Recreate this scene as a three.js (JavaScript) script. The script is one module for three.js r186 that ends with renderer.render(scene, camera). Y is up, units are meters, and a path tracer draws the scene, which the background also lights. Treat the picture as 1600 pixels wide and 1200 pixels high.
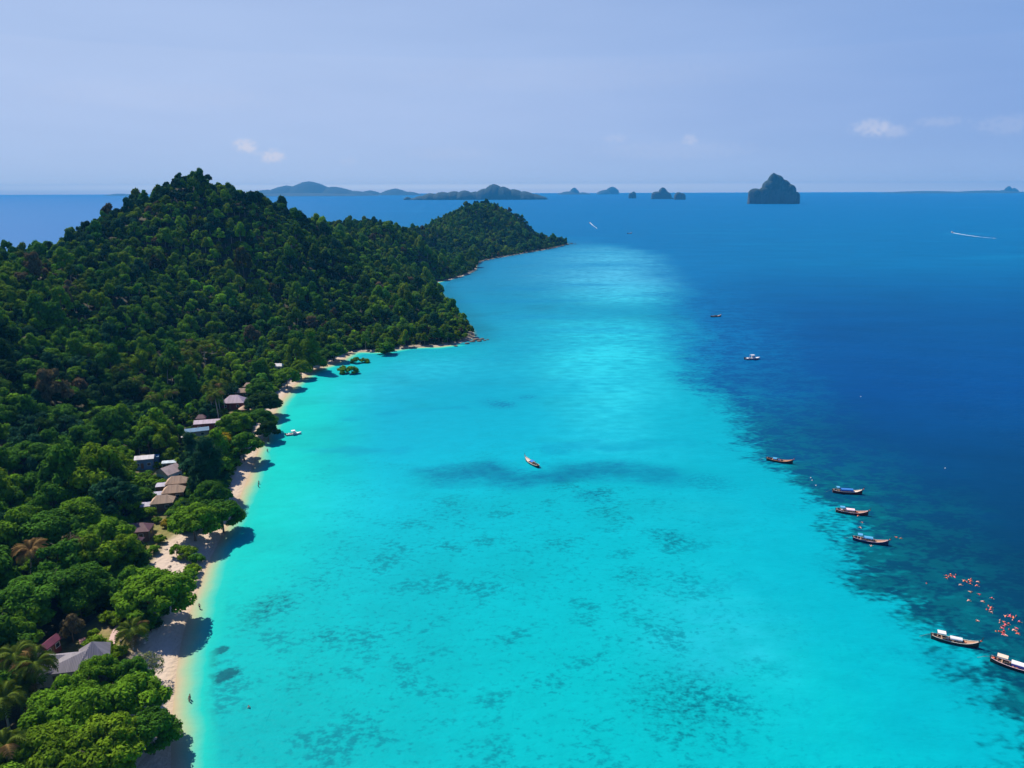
import * as THREE from 'three';
import { mergeGeometries, mergeVertices } from 'three/addons/utils/BufferGeometryUtils.js';
import { MarchingCubes } from 'three/addons/objects/MarchingCubes.js';

// ---------------------------------------------------------------- camera, sky, sun, exposure
const R = Math.PI / 180, W = 1600, H = 1200, FOV = 55, F = 600 / Math.tan(FOV / 2 * R);
const scene = new THREE.Scene();
const camera = new THREE.PerspectiveCamera(FOV, 4 / 3, 1, 140000);
camera.rotation.order = 'YXZ';
camera.position.set(0, 100, 0);
camera.rotation.set(-14.82 * R, 0, -0.18 * R);
camera.updateMatrixWorld();
scene.add(camera);
const SUN_AZ = -48, SUN_EL = 49;                       // degrees: left of the view axis, above the horizon
const sunDir = new THREE.Vector3(Math.sin(SUN_AZ * R) * Math.cos(SUN_EL * R), Math.sin(SUN_EL * R), -Math.cos(SUN_AZ * R) * Math.cos(SUN_EL * R));
const sun = new THREE.DirectionalLight(0xfff1dc, 4.7);
sun.position.copy(sunDir).multiplyScalar(1500).add(new THREE.Vector3(0, 0, -500));
sun.target.position.set(0, 0, -500);
sun.castShadow = true;
sun.shadow.radius = 1.6;
Object.assign(sun.shadow.camera, { left: -900, right: 900, top: 900, bottom: -900, near: 10, far: 4000 });
sun.shadow.mapSize.set(4096, 4096);
scene.add(sun, sun.target);
const renderer = new THREE.WebGLRenderer({ antialias: true });
renderer.toneMapping = THREE.LinearToneMapping;
renderer.toneMappingExposure = 1.6;
renderer.shadowMap.enabled = true;
scene.fog = new THREE.FogExp2(new THREE.Color().setRGB(0.06, 0.42, 0.95), 7e-5);

// ---------------------------------------------------------------- small helpers
const clamp = (x, a = 0, b = 1) => (x < a ? a : x > b ? b : x), mix = (a, b, t) => a + (b - a) * t;
const sstep = (a, b, x) => { const t = clamp((x - a) / (b - a)); return t * t * (3 - 2 * t); };
function rng(seed) { let s = seed | 0; return () => { s = (s + 0x6d2b79f5) | 0; let t = Math.imul(s ^ (s >>> 15), 1 | s); t = (t + Math.imul(t ^ (t >>> 7), 61 | t)) ^ t; return ((t ^ (t >>> 14)) >>> 0) / 4294967296; }; }
const lin = (c) => (c <= 0.04045 ? c / 12.92 : Math.pow((c + 0.055) / 1.055, 2.4));
const S = (r, g, b) => [lin(r / 255), lin(g / 255), lin(b / 255)];
const mix3 = (a, b, t) => [mix(a[0], b[0], t), mix(a[1], b[1], t), mix(a[2], b[2], t)];
const PERM = new Uint8Array(512); { const r = rng(77), p = Array.from({ length: 256 }, (_, i) => i); for (let i = 255; i > 0; i--) { const j = Math.floor(r() * (i + 1)); [p[i], p[j]] = [p[j], p[i]]; } for (let i = 0; i < 512; i++) PERM[i] = p[i & 255]; }
const GX = new Float32Array(16), GY = new Float32Array(16); for (let i = 0; i < 16; i++) { GX[i] = Math.cos(i * Math.PI / 8) * 1.5; GY[i] = Math.sin(i * Math.PI / 8) * 1.5; }
function noise(x, y, per = 0) {                          // gradient noise, about -1..1; per: period in cells
  const xf = Math.floor(x), yf = Math.floor(y), u = x - xf, v = y - yf;
  let x0 = xf, x1 = xf + 1, y0 = yf, y1 = yf + 1;
  if (per) { x0 = ((x0 % per) + per) % per; x1 = ((x1 % per) + per) % per; y0 = ((y0 % per) + per) % per; y1 = ((y1 % per) + per) % per; }
  const a = PERM[(x0 & 255) + PERM[y0 & 255]] & 15, b = PERM[(x1 & 255) + PERM[y0 & 255]] & 15, c = PERM[(x0 & 255) + PERM[y1 & 255]] & 15, d = PERM[(x1 & 255) + PERM[y1 & 255]] & 15;
  const su = u * u * u * (u * (u * 6 - 15) + 10), sv = v * v * v * (v * (v * 6 - 15) + 10);
  const n0 = GX[a] * u + GY[a] * v, n1 = GX[b] * (u - 1) + GY[b] * v, n2 = GX[c] * u + GY[c] * (v - 1), n3 = GX[d] * (u - 1) + GY[d] * (v - 1);
  return n0 + (n1 - n0) * su + (n2 + (n3 - n2) * su - n0 - (n1 - n0) * su) * sv;
}
function fbm(x, y, oct = 4, gain = 0.5) { let s = 0, a = 1, t = 0; for (let i = 0; i < oct; i++) { s += a * noise(x + i * 17.3, y - i * 9.1); t += a; a *= gain; x *= 2.03; y *= 2.03; } return s / t; }
// a pixel of the 1600 x 1200 photograph as a ray from the drone, met with the level y or at the depth D ahead
const ray = (px, py) => new THREE.Vector3((px - W / 2) / F, (H / 2 - py) / F, -1).applyQuaternion(camera.quaternion);
const at = (px, py, y = 0) => { const v = ray(px, py); return v.multiplyScalar((y - 100) / v.y).add(camera.position); };
const atD = (px, py, D) => { const v = ray(px, py); return v.multiplyScalar(D / -v.z).add(camera.position); };
const toPx = (() => { const inv = new THREE.Matrix4().copy(camera.matrixWorld).invert(), v = new THREE.Vector3(); return (x, y, z) => { v.set(x, y, z).applyMatrix4(inv); return [W / 2 + F * v.x / -v.z, H / 2 - F * v.y / -v.z, -v.z]; }; })();

// ---------------------------------------------------------------- the sky: clear hazy air with a few small clouds
const AIR = 1 / 1.6;
function makeSky() {
  const w = 3072, h = 1536, data = new Float32Array(w * h * 4);
  const dir = (px, py) => { const v = ray(px, py).normalize(); return [Math.atan2(v.x, -v.z) / R, Math.asin(v.y) / R]; };
  const puffs = [];
  const puff = (px, py, rx, ry, k) => { const [a, e] = dir(px, py); puffs.push([a, e, rx / F / R, ry / F / R, k]); };
  puff(382, 227, 16, 9, 1.1); puff(389, 233, 11, 6, 0.7); puff(428, 244, 16, 9, 1.2); puff(418, 249, 10, 5, 0.7); puff(405, 240, 12, 4, 0.3);
  puff(1362, 199, 26, 11, 0.6); puff(1390, 205, 26, 9, 0.4); puff(1468, 190, 30, 6, 0.25); puff(1575, 195, 38, 12, 0.22);
  puff(1078, 218, 12, 8, 0.45); puff(962, 216, 18, 6, 0.25); puff(545, 252, 14, 6, 0.18); puff(700, 240, 70, 10, 0.12); puff(250, 150, 160, 20, 0.10); puff(900, 120, 260, 22, 0.08); puff(1050, 235, 120, 14, 0.14);
  const r = rng(5); for (let i = 0; i < 40; i++) { const a = 45 + r() * 270; puffs.push([a > 180 ? a - 360 : a, 3 + r() * 9, 0.5 + r() * 1.4, 0.25 + r() * 0.5, 0.25 + r() * 0.5]); }
  for (let y = 0; y < h; y++) {
    const el = ((y + 0.5) / h - 0.5) * 180, e = Math.max(el, 0);
    const ty = Math.pow(sstep(9, 70, e), 0.6);
    for (let x = 0; x < w; x++) {
      const phi = ((x + 0.5) / w - 0.5) * 2 * Math.PI;                 // atan2(z, x)
      const dx = Math.cos(phi), dz = Math.sin(phi), az = Math.atan2(dx, -dz) / R;
      const cosS = (dx * sunDir.x + dz * sunDir.z) * Math.cos(el * R) + sunDir.y * Math.sin(el * R);
      const side = 0.5 + 0.5 * Math.cos((az - SUN_AZ) * R);              // 1 towards the sun
      const k = sstep(0.45, 1.0, side);
      let c = mix3(S(128, 165, 222), S(174, 197, 237), k);
      c = mix3(mix3(S(140, 175, 226), S(168, 194, 234), k), c, sstep(0, 6, e));
      const thru = Math.exp(-7e-5 * Math.min(18900, 105 / Math.tan(Math.max(e, 0.05) * R)));    // the bright air beyond the low sea haze
      if (e < 9) c = [0.035, 0.28, 0.72].map((a, i) => Math.max(c[i] * 0.8, (c[i] - (1 - thru) * a) / thru));
      c = mix3(c, mix3(S(26, 70, 150), S(58, 104, 184), k), ty);
      const glow = Math.pow(clamp(cosS), 40) * 0.5 + Math.pow(clamp(cosS), 8) * 0.08;
      c = [c[0] + glow, c[1] + glow, c[2] + glow * 0.95];
      if (el > 0 && el < 25) {
        const m = 0.02 * fbm(az * 0.09, el * 0.5, 3); c[0] += m; c[1] += m; c[2] += m;
        for (const [pa, pe, ra, re, kk] of puffs) {
          const u = (az - pa) / ra, v = (el - pe) / re;
          if (u * u + v * v > 6) continue;
          const n = fbm(az * 3.1 + 40, el * 5.2, 4);
          const d = Math.exp(-(u * u + v * v) * 1.1) * (1 + 1.5 * n), q = kk * 0.62 * sstep(0.18, 0.8, d);
          c = mix3(c, S(222, 221, 234), q);
        }
      }
      const i = (y * w + x) * 4; data[i] = c[0] * AIR; data[i + 1] = c[1] * AIR; data[i + 2] = c[2] * AIR; data[i + 3] = 1;
    }
  }
  const t = new THREE.DataTexture(data, w, h, THREE.RGBAFormat, THREE.FloatType);
  t.mapping = THREE.EquirectangularReflectionMapping; t.magFilter = THREE.LinearFilter; t.needsUpdate = true;
  return t;
}
scene.background = makeSky();
scene.environment = scene.background;

// ---------------------------------------------------------------- objects: names, labels
const taken = new Map();
function numbered(n) { const k = taken.get(n) ?? 0; taken.set(n, k + 1); return k ? n + '_' + String(k).padStart(3, '0') : n; }
function tag(o, label, category, group, kind) { o.userData = {}; if (label) o.userData.label = label; if (category) o.userData.category = category; if (group) o.userData.group = group; if (kind) o.userData.kind = kind; return o; }
function thing(name, label, category, pos, turn = 0, group) { const o = new THREE.Group(); o.name = numbered(name); if (pos) o.position.copy(pos); o.rotation.y = turn; scene.add(o); return tag(o, label, category, group); }
function part(name, geo, mat, parent) { const m = new THREE.Mesh(geo, mat); m.name = name; m.castShadow = m.receiveShadow = true; parent.add(m); return m; }
function top(name, geo, mat, label, category, group, kind) { const m = new THREE.Mesh(geo, mat); m.name = numbered(name); m.castShadow = m.receiveShadow = true; scene.add(m); return tag(m, label, category, group, kind); }
function copyOf(src, name, label, group) { const c = src.clone(); c.name = numbered(name); c.userData = { ...src.userData, label }; if (group) c.userData.group = group; else delete c.userData.group; scene.add(c); return c; }
const mat = (r, g, b, rough = 0.85, more = {}) => new THREE.MeshStandardMaterial({ color: new THREE.Color().setRGB(r, g, b), roughness: rough, ...more });

// ---------------------------------------------------------------- island shore line and heights
const shorePx = [[262, 1230], [267, 1160], [271, 1100], [276, 1050], [284, 1000], [299, 950], [321, 890], [345, 840], [372, 782], [392, 735], [402, 705], [420, 665], [436, 632], [458, 604], [488, 581], [518, 569], [535, 562], [556, 550], [600, 549], [640, 543], [690, 541], [722, 535], [741, 527], [735, 512], [718, 492], [702, 473], [689, 456], [680, 442], [700, 438], [722, 432], [742, 423], [752, 409], [790, 401], [830, 394], [868, 387], [887, 380.5]];
const shoreV = shorePx.map(([x, y]) => at(x, y)), S0 = shoreV[0];
const ring = [new THREE.Vector3(-600, 0, 120), new THREE.Vector3(-66, 0, 100), new THREE.Vector3(-56, 0, 0), new THREE.Vector3(-60, 0, -80), ...shoreV];
const tip = shoreV[shoreV.length - 1];
for (const [x, z] of [[tip.x - 10, tip.z - 50], [tip.x - 110, tip.z - 80], [-60, -1560], [-170, -1330], [-240, -1150], [-300, -1010], [-390, -900], [-470, -760], [-560, -600], [-640, -400], [-680, -150]]) ring.push(new THREE.Vector3(x, 0, z));
const ringS = new THREE.CatmullRomCurve3(ring, true, 'centripetal').getPoints(520);
function sdGrid(poly, x0, x1, z0, z1, step) {              // signed distance to a closed polygon, positive inside, sampled on a grid
  const nx = Math.round((x1 - x0) / step) + 1, nz = Math.round((z1 - z0) / step) + 1, g = new Float32Array(nx * nz), n = poly.length;
  const ax = poly.map((p) => p.x), az = poly.map((p) => p.z);
  for (let j = 0; j < nz; j++) for (let i = 0; i < nx; i++) {
    const x = x0 + i * step, z = z0 + j * step; let best = 1e12, inside = false;
    for (let a = n - 1, b = 0; b < n; a = b++) {
      const ex = ax[b] - ax[a], ez = az[b] - az[a], wx = x - ax[a], wz = z - az[a], t = clamp((wx * ex + wz * ez) / (ex * ex + ez * ez + 1e-9)), qx = wx - ex * t, qz = wz - ez * t, d = qx * qx + qz * qz;
      if (d < best) best = d;
      if ((az[a] > z) !== (az[b] > z) && x < ex * (z - az[a]) / ez + ax[a]) inside = !inside;
    }
    g[j * nx + i] = (inside ? 1 : -1) * Math.sqrt(best);
  }
  return (x, z) => {
    const u = clamp((x - x0) / step, 0, nx - 1.001), v = clamp((z - z0) / step, 0, nz - 1.001), i = Math.floor(u), j = Math.floor(v), s = u - i, t = v - j, k = j * nx + i;
    return mix(mix(g[k], g[k + 1], s), mix(g[k + nx], g[k + nx + 1], s), t);
  };
}
const inland = sdGrid(ringS, -760, 420, -1900, 140, 3);
const shoreSide = (x, z) => inland(x, z);

// thin plate spline through ridge, slope and shore heights
const TREE = 5, ctl = [];
const ridge = (px, py, D, less = TREE) => { const p = atD(px, py, D); ctl.push([p.x, p.z, p.y - less]); };
for (const a of [[-260, 445, 330], [-120, 425, 400], [0, 410, 455], [60, 399, 490], [130, 365, 535], [200, 326, 580], [245, 297, 600, 7], [268, 284, 606, 5], [290, 276, 612, 4], [318, 284, 622, 5], [345, 300, 636, 8], [380, 304, 652], [412, 330, 690], [450, 357, 730], [520, 366, 790], [600, 356, 850], [645, 371, 890], [668, 392, 900, 8],
  [660, 364, 1120], [690, 341, 1250], [720, 327, 1350], [770, 321, 1410], [820, 337, 1460], [858, 353, 1500], [878, 368, 1530, 6]]) ridge(...a);
for (const [px, py, D, dh] of [[600, 420, 640, 8], [560, 450, 570, 8], [640, 470, 560, 8], [500, 480, 520, 8], [690, 500, 555, 8], [650, 430, 720, 8], [400, 440, 520, 9], [300, 430, 500, 9], [200, 450, 430, 9], [100, 480, 380, 9], [350, 520, 400, 9], [20, 560, 300, 9], [200, 560, 345, 9], [450, 530, 430, 8], [690, 400, 1080, 6], [760, 365, 1280, 6], [830, 370, 1430, 6]]) ridge(px, py, D, dh);
for (const c of ctl.slice(0, 25)) { const q = c[1] > -1000 ? 1.22 : 1.09; ctl.push([c[0] * q, c[1] * q, Math.max(4, c[2] * (c[1] > -1000 ? 0.5 : 0.6))]); }
for (let i = 0; i < ringS.length; i += 9) ctl.push([ringS[i].x, ringS[i].z, 0]);
for (let i = 4; i < 18; i++) { const p = shoreV[i], q = shoreV[i + 1] ?? p; ctl.push([p.x - 32, p.z - 6, 2.6]); ctl.push([p.x - 62, p.z - 12, i < 12 ? 5 : 9]); }
for (const [x, z, h] of [[-130, -60, 8], [-260, -60, 40], [-300, -200, 42], [-420, -300, 58], [-450, -100, 45], [-520, -350, 40]]) ctl.push([x, z, h]);
const phi = (r2) => (r2 < 1e-6 ? 0 : 0.5 * r2 * Math.log(r2)), SC = 1 / 300;
const tps = (() => {
  const n = ctl.length, N = n + 3, A = Array.from({ length: N }, () => new Float64Array(N + 1));
  for (let i = 0; i < n; i++) {
    for (let j = 0; j < n; j++) { const dx = (ctl[i][0] - ctl[j][0]) * SC, dz = (ctl[i][1] - ctl[j][1]) * SC; A[i][j] = phi(dx * dx + dz * dz); }
    A[i][i] += 0.0008; A[i][n] = A[n][i] = 1; A[i][n + 1] = A[n + 1][i] = ctl[i][0] * SC; A[i][n + 2] = A[n + 2][i] = ctl[i][1] * SC; A[i][N] = ctl[i][2];
  }
  for (let c = 0; c < N; c++) {
    let p = c; for (let r = c + 1; r < N; r++) if (Math.abs(A[r][c]) > Math.abs(A[p][c])) p = r;
    [A[c], A[p]] = [A[p], A[c]];
    for (let r = c + 1; r < N; r++) { const f = A[r][c] / A[c][c]; if (f) for (let k = c; k <= N; k++) A[r][k] -= f * A[c][k]; }
  }
  const w = new Float64Array(N); for (let r = N - 1; r >= 0; r--) { let s = A[r][N]; for (let k = r + 1; k < N; k++) s -= A[r][k] * w[k]; w[r] = s / A[r][r]; }
  return (x, z) => { let s = w[n] + w[n + 1] * x * SC + w[n + 2] * z * SC; for (let i = 0; i < n; i++) { const dx = (x - ctl[i][0]) * SC, dz = (z - ctl[i][1]) * SC; s += w[i] * phi(dx * dx + dz * dz); } return s; };
})();
function heightAt(x, z) {
  const d = inland(x, z);
  if (d < 0) return Math.max(-6, d * 0.14);
  const beach = 0.13 * Math.min(d, 16) + 0.02 * Math.max(0, d - 16) * (d < 60 ? 1 : 60 / d);
  const hill = Math.max(0, tps(x, z)), village = z > -448 ? 1 : 0, k = sstep(village ? 14 : 2, village ? 50 : 34, d);
  const bump = d > 30 ? fbm(x * 0.02, z * 0.02, 3) * 2.2 * sstep(30, 90, d) : 0;
  return mix(beach, Math.max(hill, beach * 0.8), k) + bump;
}
// ---------------------------------------------------------------- places in the village, as ground positions
const G = (px, py, h = 0) => { let p = at(px, py, h); for (let i = 0; i < 8; i++) p = at(px, py, Math.max(0, heightAt(p.x, p.z)) + h); return p; };   // where the ray meets ground raised by h
const clearings = [[240, 822, 9], [225, 850, 7], [262, 840, 9], [250, 800, 7], [270, 868, 8], [232, 868, 6], [270, 748, 8], [262, 775, 8], [232, 735, 6], [325, 668, 9], [300, 682, 7], [366, 640, 8], [385, 645, 6], [350, 655, 6], [395, 612, 5], [128, 1018, 7], [165, 1000, 6], [150, 985, 5], [110, 1040, 8], [80, 1010, 4], [190, 1010, 5], [175, 965, 5], [430, 577, 5]].map(([x, y, r]) => { const p = G(x, y, 0); return [p.x, p.z, r * 0.66]; });
const sights = [[254, 779, 22, 12], [240, 783, 14, 8], [271, 763, 20, 11], [276, 749, 20, 9], [254, 764, 12, 8], [264, 732, 20, 14], [226, 716, 17, 14], [265, 721, 12, 6], [328, 658, 26, 9], [304, 673, 20, 9], [314, 651, 8, 6], [366, 624, 20, 15], [379, 609, 13, 8], [389, 601, 9, 6], [212, 823, 27, 15], [213, 842, 11, 7], [112, 1024, 40, 20], [77, 1002, 11, 18], [433, 570, 9, 6], [380, 638, 16, 6], [397, 638, 9, 5], [359, 654, 9, 6], [245, 845, 26, 24], [148, 1000, 34, 16], [170, 985, 22, 14], [285, 872, 24, 14], [240, 806, 22, 8]].map(([x, y, a, b]) => { const p = G(x, y, 0); return [x, y, a, b, -p.z]; });
const blocks = (q, r, D) => sights.some(([x, y, a, b, d]) => D < d + 3 && ((q[0] - x) / (a + r * 0.8)) ** 2 + ((q[1] - y) / (b + r * 0.65)) ** 2 < 1);
const openness = (x, z) => { let o = 0; for (const [cx, cz, r] of clearings) o = Math.max(o, 1 - sstep(r * 0.7, r * 1.25, Math.hypot(x - cx, z - cz))); return o; };

const glade = G(302, 868, 0);
// ---------------------------------------------------------------- land: one grid, split into the sand of the beach and the soil behind it
{
  const xs = [], zs = [];
  for (let x = -760; x < -190; x += 8) xs.push(x); for (let x = -190; x < -30; x += 1.3) xs.push(x); for (let x = -30; x <= 260; x += 5) xs.push(x);
  for (let z = 130; z > -110; z -= 6) zs.push(z); for (let z = -110; z > -480; z -= 1.5) zs.push(z); for (let z = -480; z >= -1720; z -= 5) zs.push(z);
  const nx = xs.length, nz = zs.length, pos = new Float32Array(nx * nz * 3), col = new Float32Array(nx * nz * 3), uv = new Float32Array(nx * nz * 2), sand = new Float32Array(nx * nz), low = new Float32Array(nx * nz);
  for (let j = 0; j < nz; j++) for (let i = 0; i < nx; i++) {
    const k = j * nx + i, x = xs[i], z = zs[j], d = inland(x, z);
    low[k] = d < -14 ? 1 : 0;
    const h = low[k] ? -4 : heightAt(x, z), village = z > -448 && z < 20;
    pos.set([x, h + (d > 4 ? 0.12 * noise(x * 0.7, z * 0.7) : 0), z], k * 3); uv.set([x, z], k * 2);
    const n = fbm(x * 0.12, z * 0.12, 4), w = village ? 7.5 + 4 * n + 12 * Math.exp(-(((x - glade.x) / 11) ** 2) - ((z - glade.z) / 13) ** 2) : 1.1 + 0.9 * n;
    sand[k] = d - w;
    let c;
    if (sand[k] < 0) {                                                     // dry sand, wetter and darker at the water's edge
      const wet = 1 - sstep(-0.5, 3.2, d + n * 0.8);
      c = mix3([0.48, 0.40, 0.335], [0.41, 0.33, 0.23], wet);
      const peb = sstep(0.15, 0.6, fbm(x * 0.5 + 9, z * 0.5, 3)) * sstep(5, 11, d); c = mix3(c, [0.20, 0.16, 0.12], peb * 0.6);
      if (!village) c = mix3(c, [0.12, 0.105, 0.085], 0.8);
    } else {
      const o = openness(x, z), g = fbm(x * 0.25 + 3, z * 0.25, 3);
      c = mix3([0.045, 0.042, 0.022], [0.022, 0.03, 0.012], sstep(-0.3, 0.3, g));
      c = mix3(c, mix3([0.15, 0.145, 0.035], [0.26, 0.19, 0.10], sstep(0.0, 0.5, g)), o);
      c = mix3([0.5, 0.42, 0.34], c, sstep(0, 4, sand[k]));
    }
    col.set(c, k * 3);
  }
  const beachI = [], soilI = [];
  for (let j = 0; j + 1 < nz; j++) for (let i = 0; i + 1 < nx; i++) {
    const a = j * nx + i, b = a + 1, c = a + nx, d = c + 1;
    if (low[a] && low[b] && low[c] && low[d]) continue;
    for (const t of [[a, b, c], [b, d, c]]) (sand[t[0]] + sand[t[1]] + sand[t[2]] < 0 ? beachI : soilI).push(...t);
  }
  const make = (index) => {
    const map = new Map(), p = [], c = [], u = [], ix = [];
    for (const k of index) { if (!map.has(k)) { map.set(k, p.length / 3); for (let q = 0; q < 3; q++) { p.push(pos[k * 3 + q]); c.push(col[k * 3 + q]); } u.push(uv[k * 2], uv[k * 2 + 1]); } ix.push(map.get(k)); }
    const g = new THREE.BufferGeometry();
    g.setAttribute('position', new THREE.Float32BufferAttribute(p, 3)); g.setAttribute('color', new THREE.Float32BufferAttribute(c, 3)); g.setAttribute('uv', new THREE.Float32BufferAttribute(u, 2)); g.setIndex(ix); g.computeVertexNormals();
    return g;
  };
  const n = 512, data = new Uint8Array(n * n * 4);
  for (let y = 0; y < n; y++) for (let x = 0; x < n; x++) { let s = 0, a = 0.5, f = 8; for (let o = 0; o < 5; o++) { s += a * noise(x / n * f, y / n * f, f); a *= 0.55; f *= 2; } data.fill(clamp(128 + s * 120, 0, 255), (y * n + x) * 4, (y * n + x) * 4 + 3); data[(y * n + x) * 4 + 3] = 255; }
  const grain = new THREE.DataTexture(data, n, n); grain.wrapS = grain.wrapT = THREE.RepeatWrapping; grain.magFilter = THREE.LinearFilter; grain.repeat.set(1 / 9, 1 / 9); grain.needsUpdate = true;
  const m = () => new THREE.MeshStandardMaterial({ vertexColors: true, roughness: 0.95, bumpMap: grain, bumpScale: 0.35 });
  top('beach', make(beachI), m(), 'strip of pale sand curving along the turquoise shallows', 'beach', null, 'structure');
  top('ground', make(soilI), m(), 'wooded ground of the island hills and the village behind the beach', 'ground', null, 'structure');
}

// ---------------------------------------------------------------- the sea: one sheet, coloured by depth, sand and reef, plus painted-in surface light
const deepPx = [[1700, 1290], [1640, 1195], [1590, 1140], [1540, 1090], [1475, 1030], [1400, 950], [1350, 905], [1300, 848], [1255, 788], [1205, 735], [1165, 690], [1128, 640], [1100, 590], [1085, 540], [1070, 495], [1055, 460], [1040, 430], [1025, 406], [995, 390], [930, 379]];
const deepRing = [new THREE.Vector3(100, 0, 140), new THREE.Vector3(100, 0, -40), ...deepPx.map(([x, y]) => at(x, y)), new THREE.Vector3(tip.x + 30, 0, tip.z - 90), new THREE.Vector3(-80, 0, -1680), new THREE.Vector3(-330, 0, -1150), new THREE.Vector3(-620, 0, -640), new THREE.Vector3(-740, 0, 140)];
const shallowIn = sdGrid(new THREE.CatmullRomCurve3(deepRing, true, 'centripetal').getPoints(300), -1000, 1500, -2700, 160, 6);
const ramp = (st, x) => { if (x <= st[0][0]) return st[0][1]; for (let i = 1; i < st.length; i++) if (x < st[i][0]) return mix3(st[i - 1][1], st[i][1], (x - st[i - 1][0]) / (st[i][0] - st[i - 1][0])); return st[st.length - 1][1]; };
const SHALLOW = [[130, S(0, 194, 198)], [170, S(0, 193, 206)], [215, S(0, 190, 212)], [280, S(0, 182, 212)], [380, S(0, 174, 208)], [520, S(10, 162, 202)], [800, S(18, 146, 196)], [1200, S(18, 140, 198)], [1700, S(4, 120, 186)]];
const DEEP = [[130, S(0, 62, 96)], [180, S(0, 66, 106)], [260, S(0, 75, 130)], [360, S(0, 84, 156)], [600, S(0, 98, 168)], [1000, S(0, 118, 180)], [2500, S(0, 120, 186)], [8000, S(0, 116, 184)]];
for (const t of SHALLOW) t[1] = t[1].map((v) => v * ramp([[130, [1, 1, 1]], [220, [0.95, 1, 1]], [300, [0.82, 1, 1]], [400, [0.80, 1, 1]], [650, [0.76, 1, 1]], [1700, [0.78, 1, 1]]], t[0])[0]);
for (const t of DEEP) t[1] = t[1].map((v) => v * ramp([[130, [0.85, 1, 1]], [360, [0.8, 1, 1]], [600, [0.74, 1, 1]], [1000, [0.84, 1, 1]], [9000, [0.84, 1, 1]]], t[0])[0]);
const blob = ([px, py, r, s = 1]) => { const p = at(px, py); return [p.x, p.z, r, s]; };
const reefs = [[560, 880, 26, 0.5], [450, 1020, 20, 0.55], [660, 840, 26, 0.5], [780, 860, 26, 0.6], [960, 1120, 24, 0.7], [620, 985, 30, 0.8], [700, 1060, 34], [820, 950, 30, 0.8], [800, 1060, 36], [900, 1010, 30], [880, 1130, 32], [740, 1170, 30], [600, 1110, 26, 0.8], [930, 860, 34, 0.8], [1000, 800, 34, 0.8], [860, 800, 36, 0.7], [540, 960, 20, 0.5], [480, 1160, 18, 0.6]].map(blob);
const weeds = [[349, 1014, 1.2, 0.9], [341, 1018, 1.2, 0.9], [333, 1021, 1.2, 0.8], [326, 1031, 1.2, 0.9], [317, 1033, 1.3, 1], [308, 1037, 1.2, 1], [335, 1037, 1.3, 0.7], [318, 1046, 1.3, 0.5], [306, 1050, 1.3, 0.5], [362, 1051, 1.5, 1.1], [354, 1054, 1.7, 1.1], [346, 1060, 1.2, 0.8], [331, 1056, 1.1, 0.7], [338, 1066, 1, 0.5], [395, 962, 6, 0.2], [420, 945, 7, 0.2], [440, 935, 6, 0.18], [380, 985, 6, 0.16], [500, 1000, 7, 0.26], [470, 1060, 7, 0.28], [825, 620, 7, 0.36], [790, 634, 7, 0.3], [765, 628, 12, 0.3], [1090, 750, 10, 0.4], [1130, 757, 10, 0.28], [985, 905, 9, 0.2], [1000, 895, 6, 0.14], [1075, 1085, 14, 0.22], [1060, 1110, 14, 0.2], [925, 775, 9, 0.4], [1050, 840, 7, 0.45], [700, 800, 16, 0.25],
  [1320, 890, 10, 0.5], [1395, 968, 5, 0.4], [1460, 1025, 5, 0.5], [1480, 1028, 4, 0.6], [1225, 790, 12, 0.3], [1398, 1019, 3, 0.35], [1520, 1080, 7, 0.6]].map(blob);
const band = [[690, 741], [760, 737], [820, 748], [870, 742], [920, 738], [965, 735], [1040, 741]].map(([x, y]) => at(x, y)), band2 = [[860, 702], [940, 697], [1010, 694], [1070, 694]].map(([x, y]) => at(x, y)), band3 = [[490, 703], [540, 705], [620, 704]].map(([x, y]) => at(x, y)), band4 = [[540, 655], [640, 640], [720, 636]].map(([x, y]) => at(x, y));
function lineDist(pts, x, z) { let b = 1e9; for (let i = 0; i + 1 < pts.length; i++) { const p = pts[i], q = pts[i + 1], ex = q.x - p.x, ez = q.z - p.z, t = clamp(((x - p.x) * ex + (z - p.z) * ez) / (ex * ex + ez * ez)); b = Math.min(b, Math.hypot(x - p.x - ex * t, z - p.z - ez * t)); } return b; }
const pales = [[1010, 395, 170, 0.8], [975, 465, 60, 0.75], [1000, 445, 80, 0.75], [960, 550, 30, 0.5], [955, 650, 26, 0.5], [945, 700, 22, 0.3], [1130, 920, 18, 0.25], [1130, 1060, 18, 0.25], [1090, 800, 22, 0.28], [1020, 690, 26, 0.28], [1000, 620, 30, 0.4], [520, 790, 18, 0.2], [965, 520, 55, 0.8], [955, 590, 40, 0.75], [930, 560, 40, 0.5], [985, 430, 110, 0.8], [1000, 410, 110, 0.6], [880, 500, 50, 0.15], [680, 575, 30, 0.5], [560, 610, 25, 0.35], [1090, 960, 18, 0.5], [1110, 1000, 16, 0.4]].map(blob);
const near = (b, x, z) => { const u = (x - b[0]) / b[2], v = (z - b[1]) / b[2], q = u * u + v * v; return q > 9 ? 0 : b[3] * Math.exp(-q); };
const K = 1.13 * 1.185 * 1.06;                                             // radiance of a sunlit flat white sheet in this light
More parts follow.
